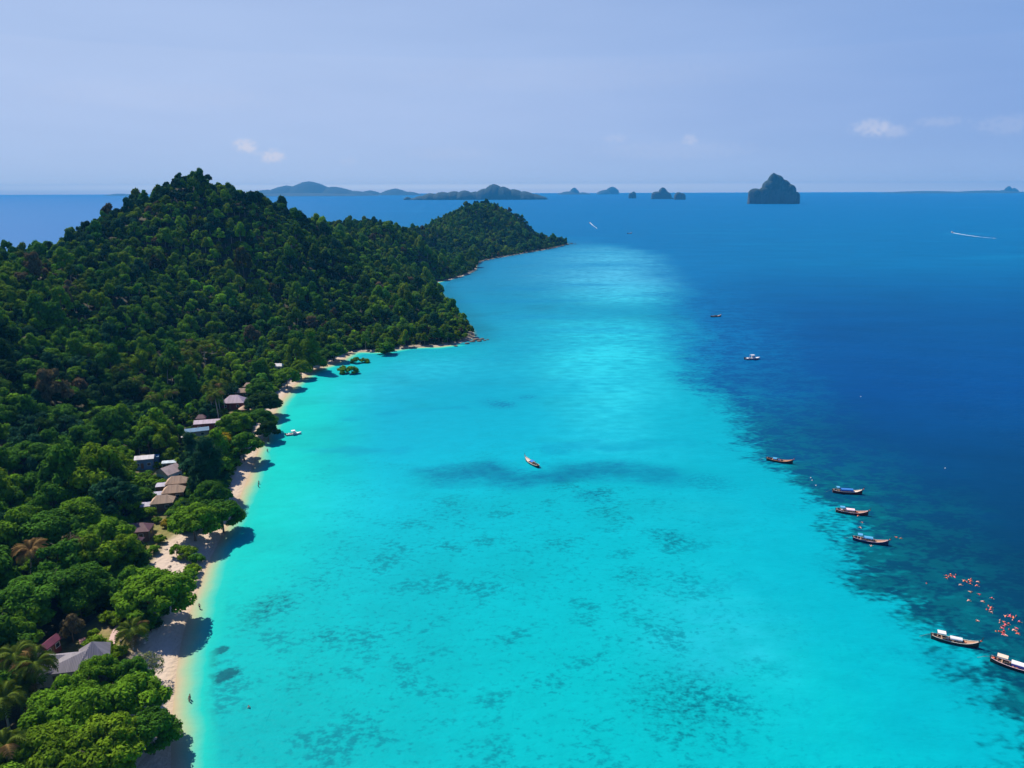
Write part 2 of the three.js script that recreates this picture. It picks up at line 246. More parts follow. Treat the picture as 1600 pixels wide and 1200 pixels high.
function seaColour(x, z, res) {
  const off = -inland(x, z), D = Math.max(60, -z);
  const oct = res < 0.3 ? 5 : 4;
  if (D > 3400 || x < -1450 || x > 2450 || z > -60 || Math.abs(x) > 0.95 * D + 60) {
    let c = ramp(DEEP, D); const s = fbm(x * 0.0011, z * 0.0042, 3); const t = sstep(0.05, 0.55, s) * 0.3; c = mix3(c, S(20, 132, 200), t); c = mix3(c, S(58, 122, 190), sstep(-0.12, -0.5, x / D) * 0.8);  // paler towards the left: sun-side sheen painted into the far water
    return c.map((v) => v / K);
  }
  const warp = fbm(x * 0.016, z * 0.016, oct) * (14 + D * 0.012) + fbm(x * 0.07, z * 0.13, oct) * 13;
  const e = -shallowIn(x, z) + warp;                        // metres beyond the reef edge
  const streak = D > 250 ? fbm(x * 0.0045 + 5, z * 0.02, 4) : 0, fine = fbm(x * 0.11, z * 0.2, oct - 1), mott = fbm(x * 0.2 + 31, z * 0.26, oct);
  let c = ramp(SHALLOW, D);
  c = mix3(c, S(0, 198, 192), (1 - sstep(8, 55, off)) * (1 - sstep(330, 520, D)));
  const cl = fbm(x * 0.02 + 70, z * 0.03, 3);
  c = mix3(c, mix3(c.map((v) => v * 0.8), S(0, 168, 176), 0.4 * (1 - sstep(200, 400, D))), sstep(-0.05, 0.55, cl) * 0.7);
  let p = 0; for (const b of pales) p += near(b, x, z); c = mix3(c, mix3(S(40, 200, 222), S(70, 178, 216), sstep(500, 900, D)), clamp(p * (0.8 + 0.7 * fine + 0.5 * cl)));
  c = mix3(c, mix3(c, S(0, 128, 184), 0.55), sstep(0.0, 0.5, streak) * sstep(260, 700, D) * 0.8);
  if (D < 480 && e < 60 && off > -2) {
  let r = 0; for (const b of reefs) r += near(b, x, z);
  r = clamp(r);
  c = mix3(c, S(0, 164, 180), r * 0.5);
  const clump = sstep(-0.05, 0.45, fbm(x * 0.075 + 13, z * 0.09, 3)), m3 = fbm(x * 0.55 + 31, z * 0.75, 4), m4 = fbm(x * 1.6, z * 2.1, 2);
  const speck = sstep(0.02, 0.5, m3 * 0.75 + m4 * 0.3 + clump * 0.34 - 0.02) * r * (0.5 + 0.5 * clump);
  c = mix3(c, S(0, 116, 136), speck * 0.62);
  const dots = sstep(0.1, 0.5, m3 * 0.8 + m4 * 0.3 + 0.35 * fbm(x * 0.05 + 3, z * 0.06, 2) - 0.05) * sstep(6, 30, off) * 0.34 * (1 - sstep(220, 420, D)); c = mix3(c, S(0, 128, 146), dots);
  let w = 0; for (const b of weeds) w += near(b, x, z);
  w = sstep(0.12, 0.95, w * (1.25 + 1.3 * m3 + 0.7 * m4 + 0.4 * mott) + 0.2 * fine * (w > 0.02 ? 1 : 0));
  c = mix3(c, mix3(S(0, 84, 104), S(0, 98, 150), sstep(160, 330, D)), w * 0.8);
  const bd = lineDist(band, x, z) + fbm(x * 0.05, z * 0.09, oct) * 8 + fbm(x * 0.3, z * 0.4, 3) * 2;
  c = mix3(c, S(0, 94, 140), (1 - sstep(0, 15, bd + 5 * m3)) * 0.78 * (0.85 + 0.4 * mott));
  const bd2 = Math.min(lineDist(band2, x, z), lineDist(band3, x, z) + 1.5, lineDist(band4, x, z) + 4) + fbm(x * 0.07, z * 0.1, oct) * 9;
  c = mix3(c, S(0, 124, 170), (1 - sstep(1, 9, bd2)) * 0.28);
  }
  c = mix3(c, S(0, 164, 188), sstep(-62, -8, e) * 0.75 * (1 - sstep(300, 460, D)));
  // reef edge and drop-off
  const deep = ramp(DEEP, D); let m2 = 0; const rag = fbm(x * 0.42 + 11, z * 0.7, 3);
  if (e > 8 + 0.12 * D + 92) c = deep; else if (e > -120) {
  const soft = mix(7, 60, sstep(180, 900, D));
  const mid = mix3(S(0, 98, 116), S(0, 112, 172), sstep(200, 480, D));
  m2 = sstep(-0.25, 0.3, fbm(x * 0.085 + 3, z * 0.13 - 8, oct) + 0.55 * mott + 0.8 * rag);
  c = mix3(c, mix3(mid, mix3(mid, deep, 0.65), m2), sstep(-soft, soft * 0.7, e + 4 * mott + 9 * rag));
  const pal = sstep(0.1, 0.42, fbm(x * 0.11 + 50, z * 0.2, oct) + 0.3 * mott) * (1 - sstep(0, 36, e)) * sstep(-10, 5, e); c = mix3(c, mix3(S(0, 150, 158), S(0, 130, 180), sstep(200, 480, D)), pal * 0.55);
  c = mix3(c, deep, sstep(-4, 42 + D * 0.12, e + 14 * m2));
  }
  const swell = fbm(x * 0.012 + z * 0.007, z * 0.03 - x * 0.006, 4); c = c.map((v) => v * (1 + 0.16 * swell * sstep(0, 40, e)));  // light and dark of swell and wind lines painted into the deep colour
  if (D > 900) c = mix3(c, S(8, 138, 190), sstep(0.1, 0.5, fbm(x * 0.0035 + 2, z * 0.012, 4)) * 0.35 * sstep(900, 1200, D) * (1 - sstep(1500, 2600, D)) * sstep(-300, 200, x));
  if (D > 450 && off > 40 && x < -0.1 * D) c = mix3(c, S(58, 122, 190), sstep(-0.12, -0.5, x / D) * 0.8);  // same painted sun-side sheen on the water left of the island
  c = c.map((v) => v * (1 + 0.06 * fine + 0.05 * mott));
  // sand showing through at the edge of the beach
  const q = off + fbm(x * 0.08, z * 0.08, 4) * 1.4, wide = D > 480 ? 0.6 : 1;
  const edge = [[0, S(196, 178, 148)], [1.1, S(180, 188, 156)], [2.4, S(146, 194, 160)], [3.9, S(92, 198, 178)], [5.6, S(20, 196, 188)], [8.5, c]];
  c = D > 480 && x > -70 ? mix3(S(70, 130, 140), c.map((v) => v * 0.8), sstep(0, 3, q)).map((v, i) => mix(v, c[i], sstep(3, 26, q))) : ramp(edge.map(([a, b]) => [a * wide, b]), q);
  return c.map((v) => v / K);
}
{
  const rects = [[-120, 200, -430, -110, 2048], [-330, 650, -1090, -90, 1792], [-1500, 2500, -3500, 150, 1536], [-18000, 18000, -18000, 1500, 768]];
  const T = 48, n = 1024, wave = new Uint8Array(n * n * 4);
  for (let y = 0; y < n; y++) for (let x = 0; x < n; x++) {
    const u = x / n, v = y / n; let s = 0;
    s += 0.8 * noise(u * 5 + v * 2, v * 9 - u * 2 + 0.35 * noise(u * 4, v * 4, 4), 0) * 0;
    s += 0.55 * noise(u * 7, v * 13, 0 || 91) + 0.4 * noise(u * 16 + 0.6 * noise(u * 8, v * 8, 8), v * 30, 240) + 0.3 * noise(u * 34 + 5, v * 62 + 0.5 * noise(u * 16, v * 16, 16), 1054) + 0.18 * noise(u * 80, v * 128, 640) + 0.1 * noise(u * 160, v * 256, 1280);
    const b = clamp(128 + s * 110, 0, 255), i = (y * n + x) * 4; wave[i] = wave[i + 1] = wave[i + 2] = b; wave[i + 3] = 255;
  }
  const waves = new THREE.DataTexture(wave, n, n); waves.wrapS = waves.wrapT = THREE.RepeatWrapping; waves.magFilter = THREE.LinearFilter; waves.channel = 1; waves.needsUpdate = true;
  const pos = [], uv = [], uv1 = [], groups = [], mats = [];
  rects.forEach(([x0, x1, z0, z1, size], i) => {
    const data = new Uint8Array(size * size * 4), res = (x1 - x0) / size, enc = (v) => clamp(Math.round(255 * (v <= 0.0031308 ? v * 12.92 : 1.055 * Math.pow(v, 1 / 2.4) - 0.055)), 0, 255);
    for (let b = 0; b < size; b++) for (let a = 0; a < size; a++) {
      const x = mix(x0, x1, (a + 0.5) / size), z = mix(z1, z0, (b + 0.5) / size), k = (b * size + a) * 4, inner = rects[i - 1];
      if (inner && x > inner[0] + 3 * res && x < inner[1] - 3 * res && z > inner[2] + 3 * res && z < inner[3] - 3 * res) { data[k + 3] = 255; continue; }
      if (inland(x, z) > 25 && x > -700 && z > -1800) { data[k + 3] = 255; continue; }
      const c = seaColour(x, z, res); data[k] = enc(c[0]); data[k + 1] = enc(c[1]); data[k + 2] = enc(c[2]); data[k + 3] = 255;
    }
    const t = new THREE.DataTexture(data, size, size); t.colorSpace = THREE.SRGBColorSpace; t.magFilter = THREE.LinearFilter; t.needsUpdate = true;
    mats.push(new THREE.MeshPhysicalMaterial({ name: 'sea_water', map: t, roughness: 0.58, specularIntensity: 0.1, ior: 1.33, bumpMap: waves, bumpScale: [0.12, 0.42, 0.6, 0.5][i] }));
    const quad = (ax, bx, az, bz) => { if (bx - ax < 1e-6 || bz - az < 1e-6) return; for (const [x, z] of [[ax, bz], [bx, bz], [bx, az], [ax, bz], [bx, az], [ax, az]]) { pos.push(x, 0, z); uv.push((x - x0) / (x1 - x0), (z1 - z) / (z1 - z0)); uv1.push(x / T, z / T); } };
    const start = pos.length / 3, q = rects[i - 1];
    if (!q) quad(x0, x1, z0, z1); else { quad(x0, x1, q[3], z1); quad(x0, x1, z0, q[2]); quad(x0, q[0], q[2], q[3]); quad(q[1], x1, q[2], q[3]); }
    groups.push([start, pos.length / 3 - start, i]);
  });
  const g = new THREE.BufferGeometry();
  g.setAttribute('position', new THREE.Float32BufferAttribute(pos, 3)); g.setAttribute('uv', new THREE.Float32BufferAttribute(uv, 2)); g.setAttribute('uv1', new THREE.Float32BufferAttribute(uv1, 2));
  g.setAttribute('normal', new THREE.Float32BufferAttribute(pos.map((_, i) => (i % 3 === 1 ? 1 : 0)), 3));
  for (const [a, b, c] of groups) g.addGroup(a, b, c);
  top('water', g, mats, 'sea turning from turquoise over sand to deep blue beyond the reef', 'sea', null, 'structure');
}
// ---------------------------------------------------------------- trees
const leafMat = (r, g, b, t = 0.3) => new THREE.MeshPhysicalMaterial({ name: 'leaves', color: new THREE.Color().setRGB(r, g, b), vertexColors: true, roughness: 0.95, specularIntensity: 0.06, transmission: t, thickness: 0, side: THREE.DoubleSide });
const LEAF = { fresh: leafMat(0.098, 0.228, 0.012), mid: leafMat(0.050, 0.155, 0.014), dark: leafMat(0.016, 0.056, 0.012), olive: leafMat(0.112, 0.215, 0.010), yellow: leafMat(0.24, 0.20, 0.006), blue: leafMat(0.018, 0.078, 0.034), dry: leafMat(0.11, 0.095, 0.05), pale: leafMat(0.15, 0.19, 0.085), rust: leafMat(0.055, 0.058, 0.016), palm: leafMat(0.10, 0.155, 0.018), palmDry: leafMat(0.24, 0.16, 0.06) };
const BARK = mat(0.13, 0.10, 0.075, 0.95), PALEBARK = mat(0.34, 0.31, 0.26, 0.95);
const ICO = new THREE.IcosahedronGeometry(1, 1).toNonIndexed();
function lobesFor(r, y0, y1, n, lr, rnd, cone = 0) {
  const L = [];
  for (let i = 0; i < n; i++) {
    let best = null, bd = -1;
    for (let k = 0; k < 6; k++) {
      const a = rnd() * 6.2832, q = Math.sqrt(rnd()), h = cone ? rnd() : Math.sqrt(Math.max(0, 1 - q * q)) * (0.55 + 0.45 * rnd());
      const rr = cone ? r * (1 - 0.85 * h) * q : r * q * 0.82, c = [Math.cos(a) * rr, y0 + (y1 - y0) * (cone ? h : 0.15 + 0.72 * h), Math.sin(a) * rr];
      let d = 1e9; for (const o of L) d = Math.min(d, Math.hypot(c[0] - o[0], (c[1] - o[1]) * 1.3, c[2] - o[2]));
      if (d > bd) { bd = d; best = c; }
    }
    L.push([...best, lr * (0.65 + 0.7 * rnd()), 0.8 + 0.4 * rnd()]);
  }
  return L;
}
function crownGeometry(seed, { r, y0, y1, n, lr, leaves, size, squash = 0.62, core = 0.8, cone = 0, droop = 0, slim = 0.62 }) {
  const rnd = rng(seed), L = lobesFor(r, y0, y1, n, lr, rnd, cone), P = [], C = [];
  const tot = L.reduce((s, l) => s + l[3] * l[3], 0);
  const put = (x, y, z) => P.push(x, y, z);
  for (const [cx, cy, cz, R0, tone] of L) {
    if (core) {
      const a = ICO.attributes.position, f = core, wob = rnd() * 9;
      for (let i = 0; i < a.count; i++) { const X = a.getX(i), Y = a.getY(i), Z = a.getZ(i), k = f * R0 * (1 + 0.16 * Math.sin(X * 5 + wob) * Math.cos(Z * 4 + wob + Y * 3)); put(cx + X * k, cy + Y * k * squash, cz + Z * k); const v = 0.8 * tone; C.push(v, v, v); }
    }
    const m = Math.round(leaves * R0 * R0 / tot);
    for (let i = 0; i < m; i++) {
      let y = rnd() * 1.62 - 0.62, a = rnd() * 6.2832, h = Math.sqrt(Math.max(0, 1 - y * y)), dx = h * Math.cos(a), dz = h * Math.sin(a), k = R0 * (0.78 + 0.36 * Math.pow(rnd(), 1.4));
      const x0 = cx + dx * k, yy = cy + y * k * squash, z0 = cz + dz * k;
      let hid = false; for (const o of L) { const u = x0 - o[0], v = (yy - o[1]) / squash, w = z0 - o[2]; if (o[0] !== cx && u * u + v * v + w * w < o[3] * o[3] * 0.5) { hid = true; break; } }
      if (hid) continue;
      let nx = dx + (rnd() - 0.5) * 1.5, ny = y * 1.1 + 0.45 + (rnd() - 0.5) * 1.2, nz = dz + (rnd() - 0.5) * 1.5; const nl = Math.hypot(nx, ny, nz) || 1; nx /= nl; ny /= nl; nz /= nl;
      let ux = rnd() - 0.5, uy = rnd() - 0.5 - droop, uz = rnd() - 0.5, d = ux * nx + uy * ny + uz * nz; ux -= d * nx; uy -= d * ny; uz -= d * nz; const ul = Math.hypot(ux, uy, uz) || 1; ux /= ul; uy /= ul; uz /= ul;
      const vx = ny * uz - nz * uy, vy = nz * ux - nx * uz, vz = nx * uy - ny * ux, s = size * (0.6 + 0.8 * rnd()), t = s * slim, f = 0.18 * s;
      put(x0 - ux * s, yy - uy * s, z0 - uz * s); put(x0 + vx * t - nx * f, yy + vy * t - ny * f, z0 + vz * t - nz * f); put(x0 + ux * s, yy + uy * s, z0 + uz * s);
      put(x0 - ux * s, yy - uy * s, z0 - uz * s); put(x0 + ux * s, yy + uy * s, z0 + uz * s); put(x0 - vx * t - nx * f, yy - vy * t - ny * f, z0 - vz * t - nz * f);
      const b = tone * (0.72 + 0.56 * rnd()), w = rnd() < 0.08 ? 1.35 : 1; for (let q = 0; q < 6; q++) C.push(b * w * (0.94 + 0.2 * tone - 0.1), b * w, b * 0.95);
    }
  }
  const g = new THREE.BufferGeometry(); g.setAttribute('position', new THREE.Float32BufferAttribute(P, 3)); g.setAttribute('color', new THREE.Float32BufferAttribute(C, 3));
  return g;
}
function tube(points, r0, r1, sides = 6, segs = 8) {            // a tapered bent tube
  const curve = new THREE.CatmullRomCurve3(points.map((p) => new THREE.Vector3(...p))), g = new THREE.TubeGeometry(curve, segs, 1, sides, false), p = g.attributes.position, c = new THREE.Vector3();
  for (let i = 0; i <= segs; i++) { curve.getPointAt(i / segs, c); const r = mix(r0, r1, i / segs); for (let k = 0; k <= sides; k++) { const q = i * (sides + 1) + k; p.setXYZ(q, c.x + (p.getX(q) - c.x) * r, c.y + (p.getY(q) - c.y) * r, c.z + (p.getZ(q) - c.z) * r); } }
  g.computeVertexNormals(); return g;
}
function trunkGeometry(seed, h, r, spread, limbs = 5) {
  const rnd = rng(seed), a = [tube([[0, -1, 0], [0.15, h * 0.3, 0.1], [(rnd() - 0.5) * 0.8, h * 0.62, (rnd() - 0.5) * 0.8]], r, r * 0.6, 7)];
  for (let i = 0; i < limbs; i++) { const q = i / limbs * 6.28 + rnd(), y = h * (0.35 + 0.22 * rnd()); a.push(tube([[0, y, 0], [Math.cos(q) * spread * 0.4, y + h * 0.2, Math.sin(q) * spread * 0.4], [Math.cos(q) * spread, y + h * (0.3 + 0.25 * rnd()), Math.sin(q) * spread]], r * 0.45, r * 0.12, 5, 6)); }
  return mergeGeometries(a.map((g) => g.toNonIndexed()));
}
const SHAPES = {
  broad: [0, 1, 2, 3, 4].map((i) => [crownGeometry(100 + i, { r: 8, y0: 3, y1: 13, n: 30 + i, lr: 1.9, leaves: 7600, size: 0.4, core: 0.62 }), trunkGeometry(200 + i, 10, 0.42, 5)]),
  round: [0, 1, 2, 3, 4, 5].map((i) => [crownGeometry(300 + i, { r: 5.2, y0: 2.6, y1: 11, n: 14 + i % 5, lr: 1.65, leaves: 2300, size: 0.42, squash: 0.72, core: 0.7 }), trunkGeometry(400 + i, 9.5, 0.3, 3, 4)]),
  feather: [0, 1].map((i) => [crownGeometry(500 + i, { r: 4.6, y0: 2, y1: 15, n: 26, lr: 1.6, leaves: 6000, size: 0.5, slim: 0.2, squash: 0.85, cone: 1, droop: 0.4 }), trunkGeometry(520 + i, 14, 0.3, 2.4, 6)]),
  sparse: [0, 1].map((i) => [crownGeometry(540 + i, { r: 6, y0: 3, y1: 9.5, n: 16, lr: 1.7, leaves: 1500, size: 0.3, core: 0 }), trunkGeometry(560 + i, 9, 0.26, 4.6, 9)]),
  umbrella: [0, 1].map((i) => [crownGeometry(570 + i, { r: 5, y0: 7.6, y1: 11.4, n: 13, lr: 1.5, leaves: 1500, size: 0.42, core: 0.5 }), trunkGeometry(575 + i, 11, 0.3, 3.6, 6)]),
  bush: [0, 1, 2].map((i) => [crownGeometry(580 + i, { r: 1.9, y0: 0.1, y1: 2.6, n: 8, lr: 0.85, leaves: 700, size: 0.22 }), trunkGeometry(590 + i, 2, 0.08, 1, 4)]),
};
const RADIUS = { broad: 8.4, round: 6.6, feather: 5.4, sparse: 7, bush: 2.5 }, CENTRE = { broad: 8.2, round: 7, feather: 8, sparse: 6.4, bush: 1.3 };
function tree(name, kind, variant, tone, pos, sx, sy, turn, label, category, group, bark = BARK) {
  const t = thing(name, label, category, pos, turn, group), [crown, trunk] = SHAPES[kind][variant % SHAPES[kind].length];
  t.scale.set(sx, sy, sx); part('trunk', trunk, bark, t); part('crown', crown, LEAF[tone], t);
  return t;
}
const marks = [[104, 1030, 'the grey roof'], [77, 1003, 'the red shed'], [212, 823, 'the maroon roofed house'], [260, 765, 'the three thatched bungalows'], [264, 733, 'the gabled house'], [226, 716, 'the blue house'], [327, 658, 'the long purple roof'], [306, 672, 'the bright blue roof'], [366, 623, 'the square hipped house'], [433, 570, 'the small white roof'], [40, 862, 'the withered brown palm'], [234, 915, 'the large domed beach tree'], [322, 726, 'the tall casuarina'], [339, 690, 'the yellow crowned tree'], [487, 548, 'the olive feathery casuarina'], [552, 570, 'the mangrove clumps'], [722, 530, 'the nearest wooded point'], [640, 545, 'the bay shore'], [36, 706, 'the black forest shade'], [120, 740, 'the lit olive tree'], [128, 795, 'the flat topped tree'], [240, 590, 'the palms of the lower slope'], [110, 600, 'the lower left hillside'], [290, 540, 'the hillside below the peak'], [420, 520, 'the slope behind the far small beach'], [40, 540, 'the left edge hillside']];
const placeOf = (q) => { let m = null, bd = 1e9; for (const k of marks) { const d = Math.hypot(q[0] - k[0], (q[1] - k[1]) * 1.3); if (d < bd) { bd = d; m = k; } } const dx = q[0] - m[0], dy = q[1] - m[1]; return (Math.abs(dx) > Math.abs(dy) * 1.2 ? (dx > 0 ? 'right of ' : 'left of ') : dy > 0 ? 'in front of ' : 'behind ') + m[2]; };
// trees named one by one: [x, y of the crown's middle, half width, shape, variant, tone, name, label]
const planted = [
  [196, 1088, 66, 'broad', 0, 'fresh', 'broadleaf_tree', 'bright green spreading tree beside the pale sparse tree at the beach'],
  [95, 1108, 62, 'broad', 1, 'fresh', 'broadleaf_tree', 'bright green tree directly in front of the grey roof'],
  [70, 1172, 62, 'broad', 2, 'olive', 'broadleaf_tree', 'olive green tree with lit top at the lower left corner'],
  [160, 1160, 68, 'broad', 3, 'olive', 'broadleaf_tree', 'yellowish green wide tree at the bottom edge by the beach'],
  [116, 1084, 42, 'broad', 0, 'fresh', 'broadleaf_tree', 'bright green tree whose top hides the lower edge of the grey roof'],
  [154, 1056, 40, 'broad', 2, 'fresh', 'broadleaf_tree', 'bright green tree right below the right end of the grey roof'],
  [206, 1062, 34, 'broad', 3, 'mid', 'broadleaf_tree', 'mid green tree below the pale thin leaved tree'],
  [110, 1145, 50, 'broad', 4, 'fresh', 'broadleaf_tree', 'green tree amid the lower left grove behind the olive corner tree'],
  [236, 1142, 44, 'broad', 4, 'mid', 'broadleaf_tree', 'dark shaded tree leaning over the water at the bottom of the beach'],
  [222, 1038, 36, 'sparse', 0, 'pale', 'thin_leaved_tree', 'pale thin leaved tree with bare twigs beside the open sand', PALEBARK],
  [234, 915, 66, 'broad', 1, 'fresh', 'broadleaf_tree', 'large bright green domed tree standing alone at the beach above the palm'],
  [130, 905, 46, 'broad', 2, 'mid', 'broadleaf_tree', 'mid green tree left of the large domed beach tree'],
  [60, 915, 66, 'broad', 3, 'mid', 'broadleaf_tree', 'wide dark green tree over the black shade at the left edge'],
  [18, 990, 40, 'broad', 0, 'fresh', 'broadleaf_tree', 'fresh green tree at the left edge above the coconut palms'],
  [75, 818, 52, 'broad', 4, 'mid', 'broadleaf_tree', 'green tree between dry palm and dark forest at the left'],
  [128, 795, 48, 'broad', 2, 'fresh', 'broadleaf_tree', 'green flat topped tree left of the maroon roofed house'],
  [165, 830, 42, 'broad', 0, 'fresh', 'broadleaf_tree', 'bright green tree touching the left side of the maroon roof'],
  [108, 858, 44, 'sparse', 1, 'dry', 'bare_tree', 'brown half bare tree beside the dry palm', PALEBARK],
  [192, 858, 30, 'broad', 3, 'olive', 'broadleaf_tree', 'small olive tree right below the maroon roofed house'],
  [300, 806, 44, 'broad', 1, 'fresh', 'broadleaf_tree', 'green spreading tree in front of the three thatched bungalows'],
  [346, 800, 36, 'broad', 4, 'mid', 'broadleaf_tree', 'dark green rounded tree reaching over the beach below the bungalows'],
  [275, 856, 13, 'round', 1, 'fresh', 'broadleaf_tree', 'small young tree alone on pale sand below the bungalows'],
  [331, 768, 32, 'broad', 2, 'mid', 'broadleaf_tree', 'shaded low tree between bungalows and beach'],
  [322, 726, 36, 'feather', 0, 'blue', 'casuarina_tree', 'tall dark blue green casuarina beside the gabled house'],
  [299, 708, 22, 'feather', 1, 'blue', 'casuarina_tree', 'narrow dark casuarina behind the gabled house'],
  [339, 690, 30, 'broad', 3, 'yellow', 'broadleaf_tree', 'mustard yellow crowned tree among green ones by the beach'],
  [379, 690, 33, 'broad', 0, 'mid', 'broadleaf_tree', 'green tree at the beach right of the yellow crowned tree'],
  [366, 656, 30, 'broad', 1, 'fresh', 'broadleaf_tree', 'green tree right of the long purple roof'],
  [407, 652, 27, 'broad', 2, 'mid', 'broadleaf_tree', 'green tree leaning over the water near the white moored motorboat'],
  [418, 672, 19, 'broad', 4, 'dark', 'broadleaf_tree', 'dark low tree overhanging the water right beside the white motorboat'],
  [411, 622, 30, 'broad', 3, 'dark', 'broadleaf_tree', 'very dark rounded tree at the water below the rocky beach bend'],
  [405, 604, 24, 'broad', 0, 'mid', 'broadleaf_tree', 'green tree behind the very dark rounded beach tree'],
  [447, 585, 22, 'broad', 1, 'fresh', 'broadleaf_tree', 'bright green tree below the small white roof'],
  [470, 573, 19, 'broad', 2, 'olive', 'broadleaf_tree', 'olive tree at the start of the far small beach'],
  [487, 548, 22, 'feather', 1, 'olive', 'casuarina_tree', 'tall olive feathery tree behind the far small beach'],
  [520, 545, 20, 'broad', 4, 'mid', 'broadleaf_tree', 'green tree behind the sand of the far small beach'],
  [549, 577, 13, 'bush', 0, 'fresh', 'mangrove_tree', 'largest mangrove clump standing in the shallows off the far beach'],
  [536, 577, 12, 'bush', 1, 'fresh', 'mangrove_tree', 'low mangrove clump nearest the sand of the far beach'],
  [569, 562, 9, 'bush', 2, 'fresh', 'mangrove_tree', 'small mangrove clump farthest out in the shallows'],
  [556, 562, 10, 'bush', 3, 'mid', 'mangrove_tree', 'dark mangrove clump behind the largest one'],
  [602, 543, 20, 'bush', 4, 'mid', 'mangrove_tree', 'wide mangrove at the foot of the wooded point'],
  [36, 706, 44, 'broad', 1, 'mid', 'broadleaf_tree', 'mid green tree at the left edge beside black forest shade'],
  [120, 740, 44, 'broad', 0, 'olive', 'broadleaf_tree', 'olive lit tree left of the blue roofed house'],
  [170, 722, 40, 'broad', 2, 'olive', 'broadleaf_tree', 'olive green tree directly left of the blue roofed house'],
  [188, 770, 26, 'feather', 1, 'dark', 'casuarina_tree', 'dark narrow tree left of the three bungalows'],
];
const occupied = [];
{
  const rnd = rng(31);
  for (const [px, py, hw, kind, variant, tone, name, label, bark] of planted) {
    const wet = name === 'mangrove_tree';
    let s = 1, p; for (let i = 0; i < 4; i++) { const hc = CENTRE[kind] * 1 * s; p = wet ? at(px, py, hc) : G(px, py, hc); s = hw * toPx(p.x, p.y, p.z)[2] / F / RADIUS[kind]; }
    const sy0 = s * 1.0, y = wet ? -0.25 * sy0 : heightAt(p.x, p.z), sy = wet ? sy0 : kind === 'broad' ? mix(s, 1, 0.45) * 0.95 : s;
    tree(name, kind, variant, tone, new THREE.Vector3(p.x, y, p.z), s, sy, rnd() * 6.28, label, 'tree', null, bark ?? BARK);
    occupied.push([p.x, p.z, s * RADIUS[kind] * 0.62]);
  }
}
// ---- palms: a bent trunk and separate fronds
function frondGeometry(seed, len) {
  const rnd = rng(seed), P = [], C = [], n = 15, arch = (t) => [len * t * (1 - 0.18 * t * t), len * (0.42 * t - 0.72 * t * t * t)];
  const tri = (...v) => { P.push(...v); const b = 0.8 + 0.4 * rnd(); for (let i = 0; i < 3; i++) C.push(b, b, b); };
  for (let i = 0; i < n; i++) {
    const t0 = i / n, t1 = (i + 1) / n, [x0, y0] = arch(t0), [x1, y1] = arch(t1), w = 0.05 * (1 - t0) + 0.015;
    tri(x0, y0, -w, x1, y1, -w, x1, y1, w); tri(x0, y0, -w, x1, y1, w, x0, y0, w);
    for (const s of [-1, 1]) {
      const l = len * 0.36 * Math.sin(Math.PI * (0.12 + 0.85 * t0)) * (0.85 + 0.3 * rnd()), ex = x1 + l * 0.45, ey = y1 - l * (0.28 + 0.25 * rnd()), ez = s * l * 0.88, mx = (x1 + ex) / 2, my = (y1 + ey) / 2 + l * 0.08;
      tri(x0, y0, s * 0.03, mx, my, ez * 0.55, ex, ey, ez); tri(x1, y1, s * 0.03, x0, y0, s * 0.03, mx, my, ez * 0.55);
      const q = (t0 + t1) / 2, [xm, ym] = arch(q); tri(xm, ym, s * 0.03, xm + l * 0.3, ym - l * 0.05, ez * 0.6, xm + l * 0.5, ym - l * 0.4, ez * 0.95);
    }
  }
  const g = new THREE.BufferGeometry(); g.setAttribute('position', new THREE.Float32BufferAttribute(P, 3)); g.setAttribute('color', new THREE.Float32BufferAttribute(C, 3)); return g;
}
const FRONDS = [0, 1, 2].map((i) => frondGeometry(700 + i, 4.2 - i * 0.3));
function palm(seed, pos, s, tone, label, h = 9, group) {
  const rnd = rng(seed), t = thing('coconut_palm', label, 'palm', pos, rnd() * 6.28, group), lean = [(rnd() - 0.5) * 2, (rnd() - 0.5) * 2];
  t.scale.setScalar(s);
  part('trunk', tube([[0, -0.6, 0], [lean[0] * 0.25, h * 0.4, lean[1] * 0.25], [lean[0], h, lean[1]]], 0.24, 0.13, 7, 10), PALEBARK, t);
  const n = 19;
  for (let i = 0; i < n; i++) { const f = part('frond', FRONDS[i % 3], LEAF[tone === 'palm' && i % 7 === 6 ? 'palmDry' : tone], t); f.position.set(lean[0], h, lean[1]); f.rotation.order = 'YXZ'; f.rotation.set((rnd() - 0.5) * 0.5, i * 2.4 + rnd() * 0.4, 0.75 - 1.25 * (i / n) + (rnd() - 0.5) * 0.25); }
  return t;
}
for (const [i, [px, py, s, tone, h, label]] of [[52, 1042, 1.15, 'palm', 8, 'coconut palm with yellowish fronds against the grey roof'], [27, 1022, 1.15, 'palm', 8.5, 'coconut palm at the left edge beside the red roofed shed'], [4, 1092, 1.1, 'palm', 7, 'coconut palm cut by the left edge below the other palms'], [8, 1165, 1.15, 'palm', 7.5, 'coconut palm in the lower left corner'], [38, 1070, 0.9, 'palm', 6, 'short coconut palm in shade below the two tall palms'], [203, 985, 1.1, 'palm', 4.5, 'low coconut palm on the sand below the large domed tree'], [40, 862, 1.2, 'palmDry', 9, 'withered brown palm with drooping fronds in the left forest'], [196, 745, 0.9, 'palm', 7, 'palm in shade left of the blue roofed house'], [246, 672, 1, 'palm', 8, 'palm at the forest edge above the blue roofed house'], [262, 668, 0.9, 'palm', 8, 'slim palm left of the long purple roof'], [309, 688, 0.8, 'palm', 5, 'small palm in front of the blue and white roof'], [349, 645, 0.7, 'palm', 5, 'small palm beside the thatched parasols']].entries()) {
  const p = G(px, py, h * s), y = heightAt(p.x, p.z); palm(800 + i, new THREE.Vector3(p.x, y, p.z), s, tone, label, h); occupied.push([p.x, p.z, 2.6]);
}
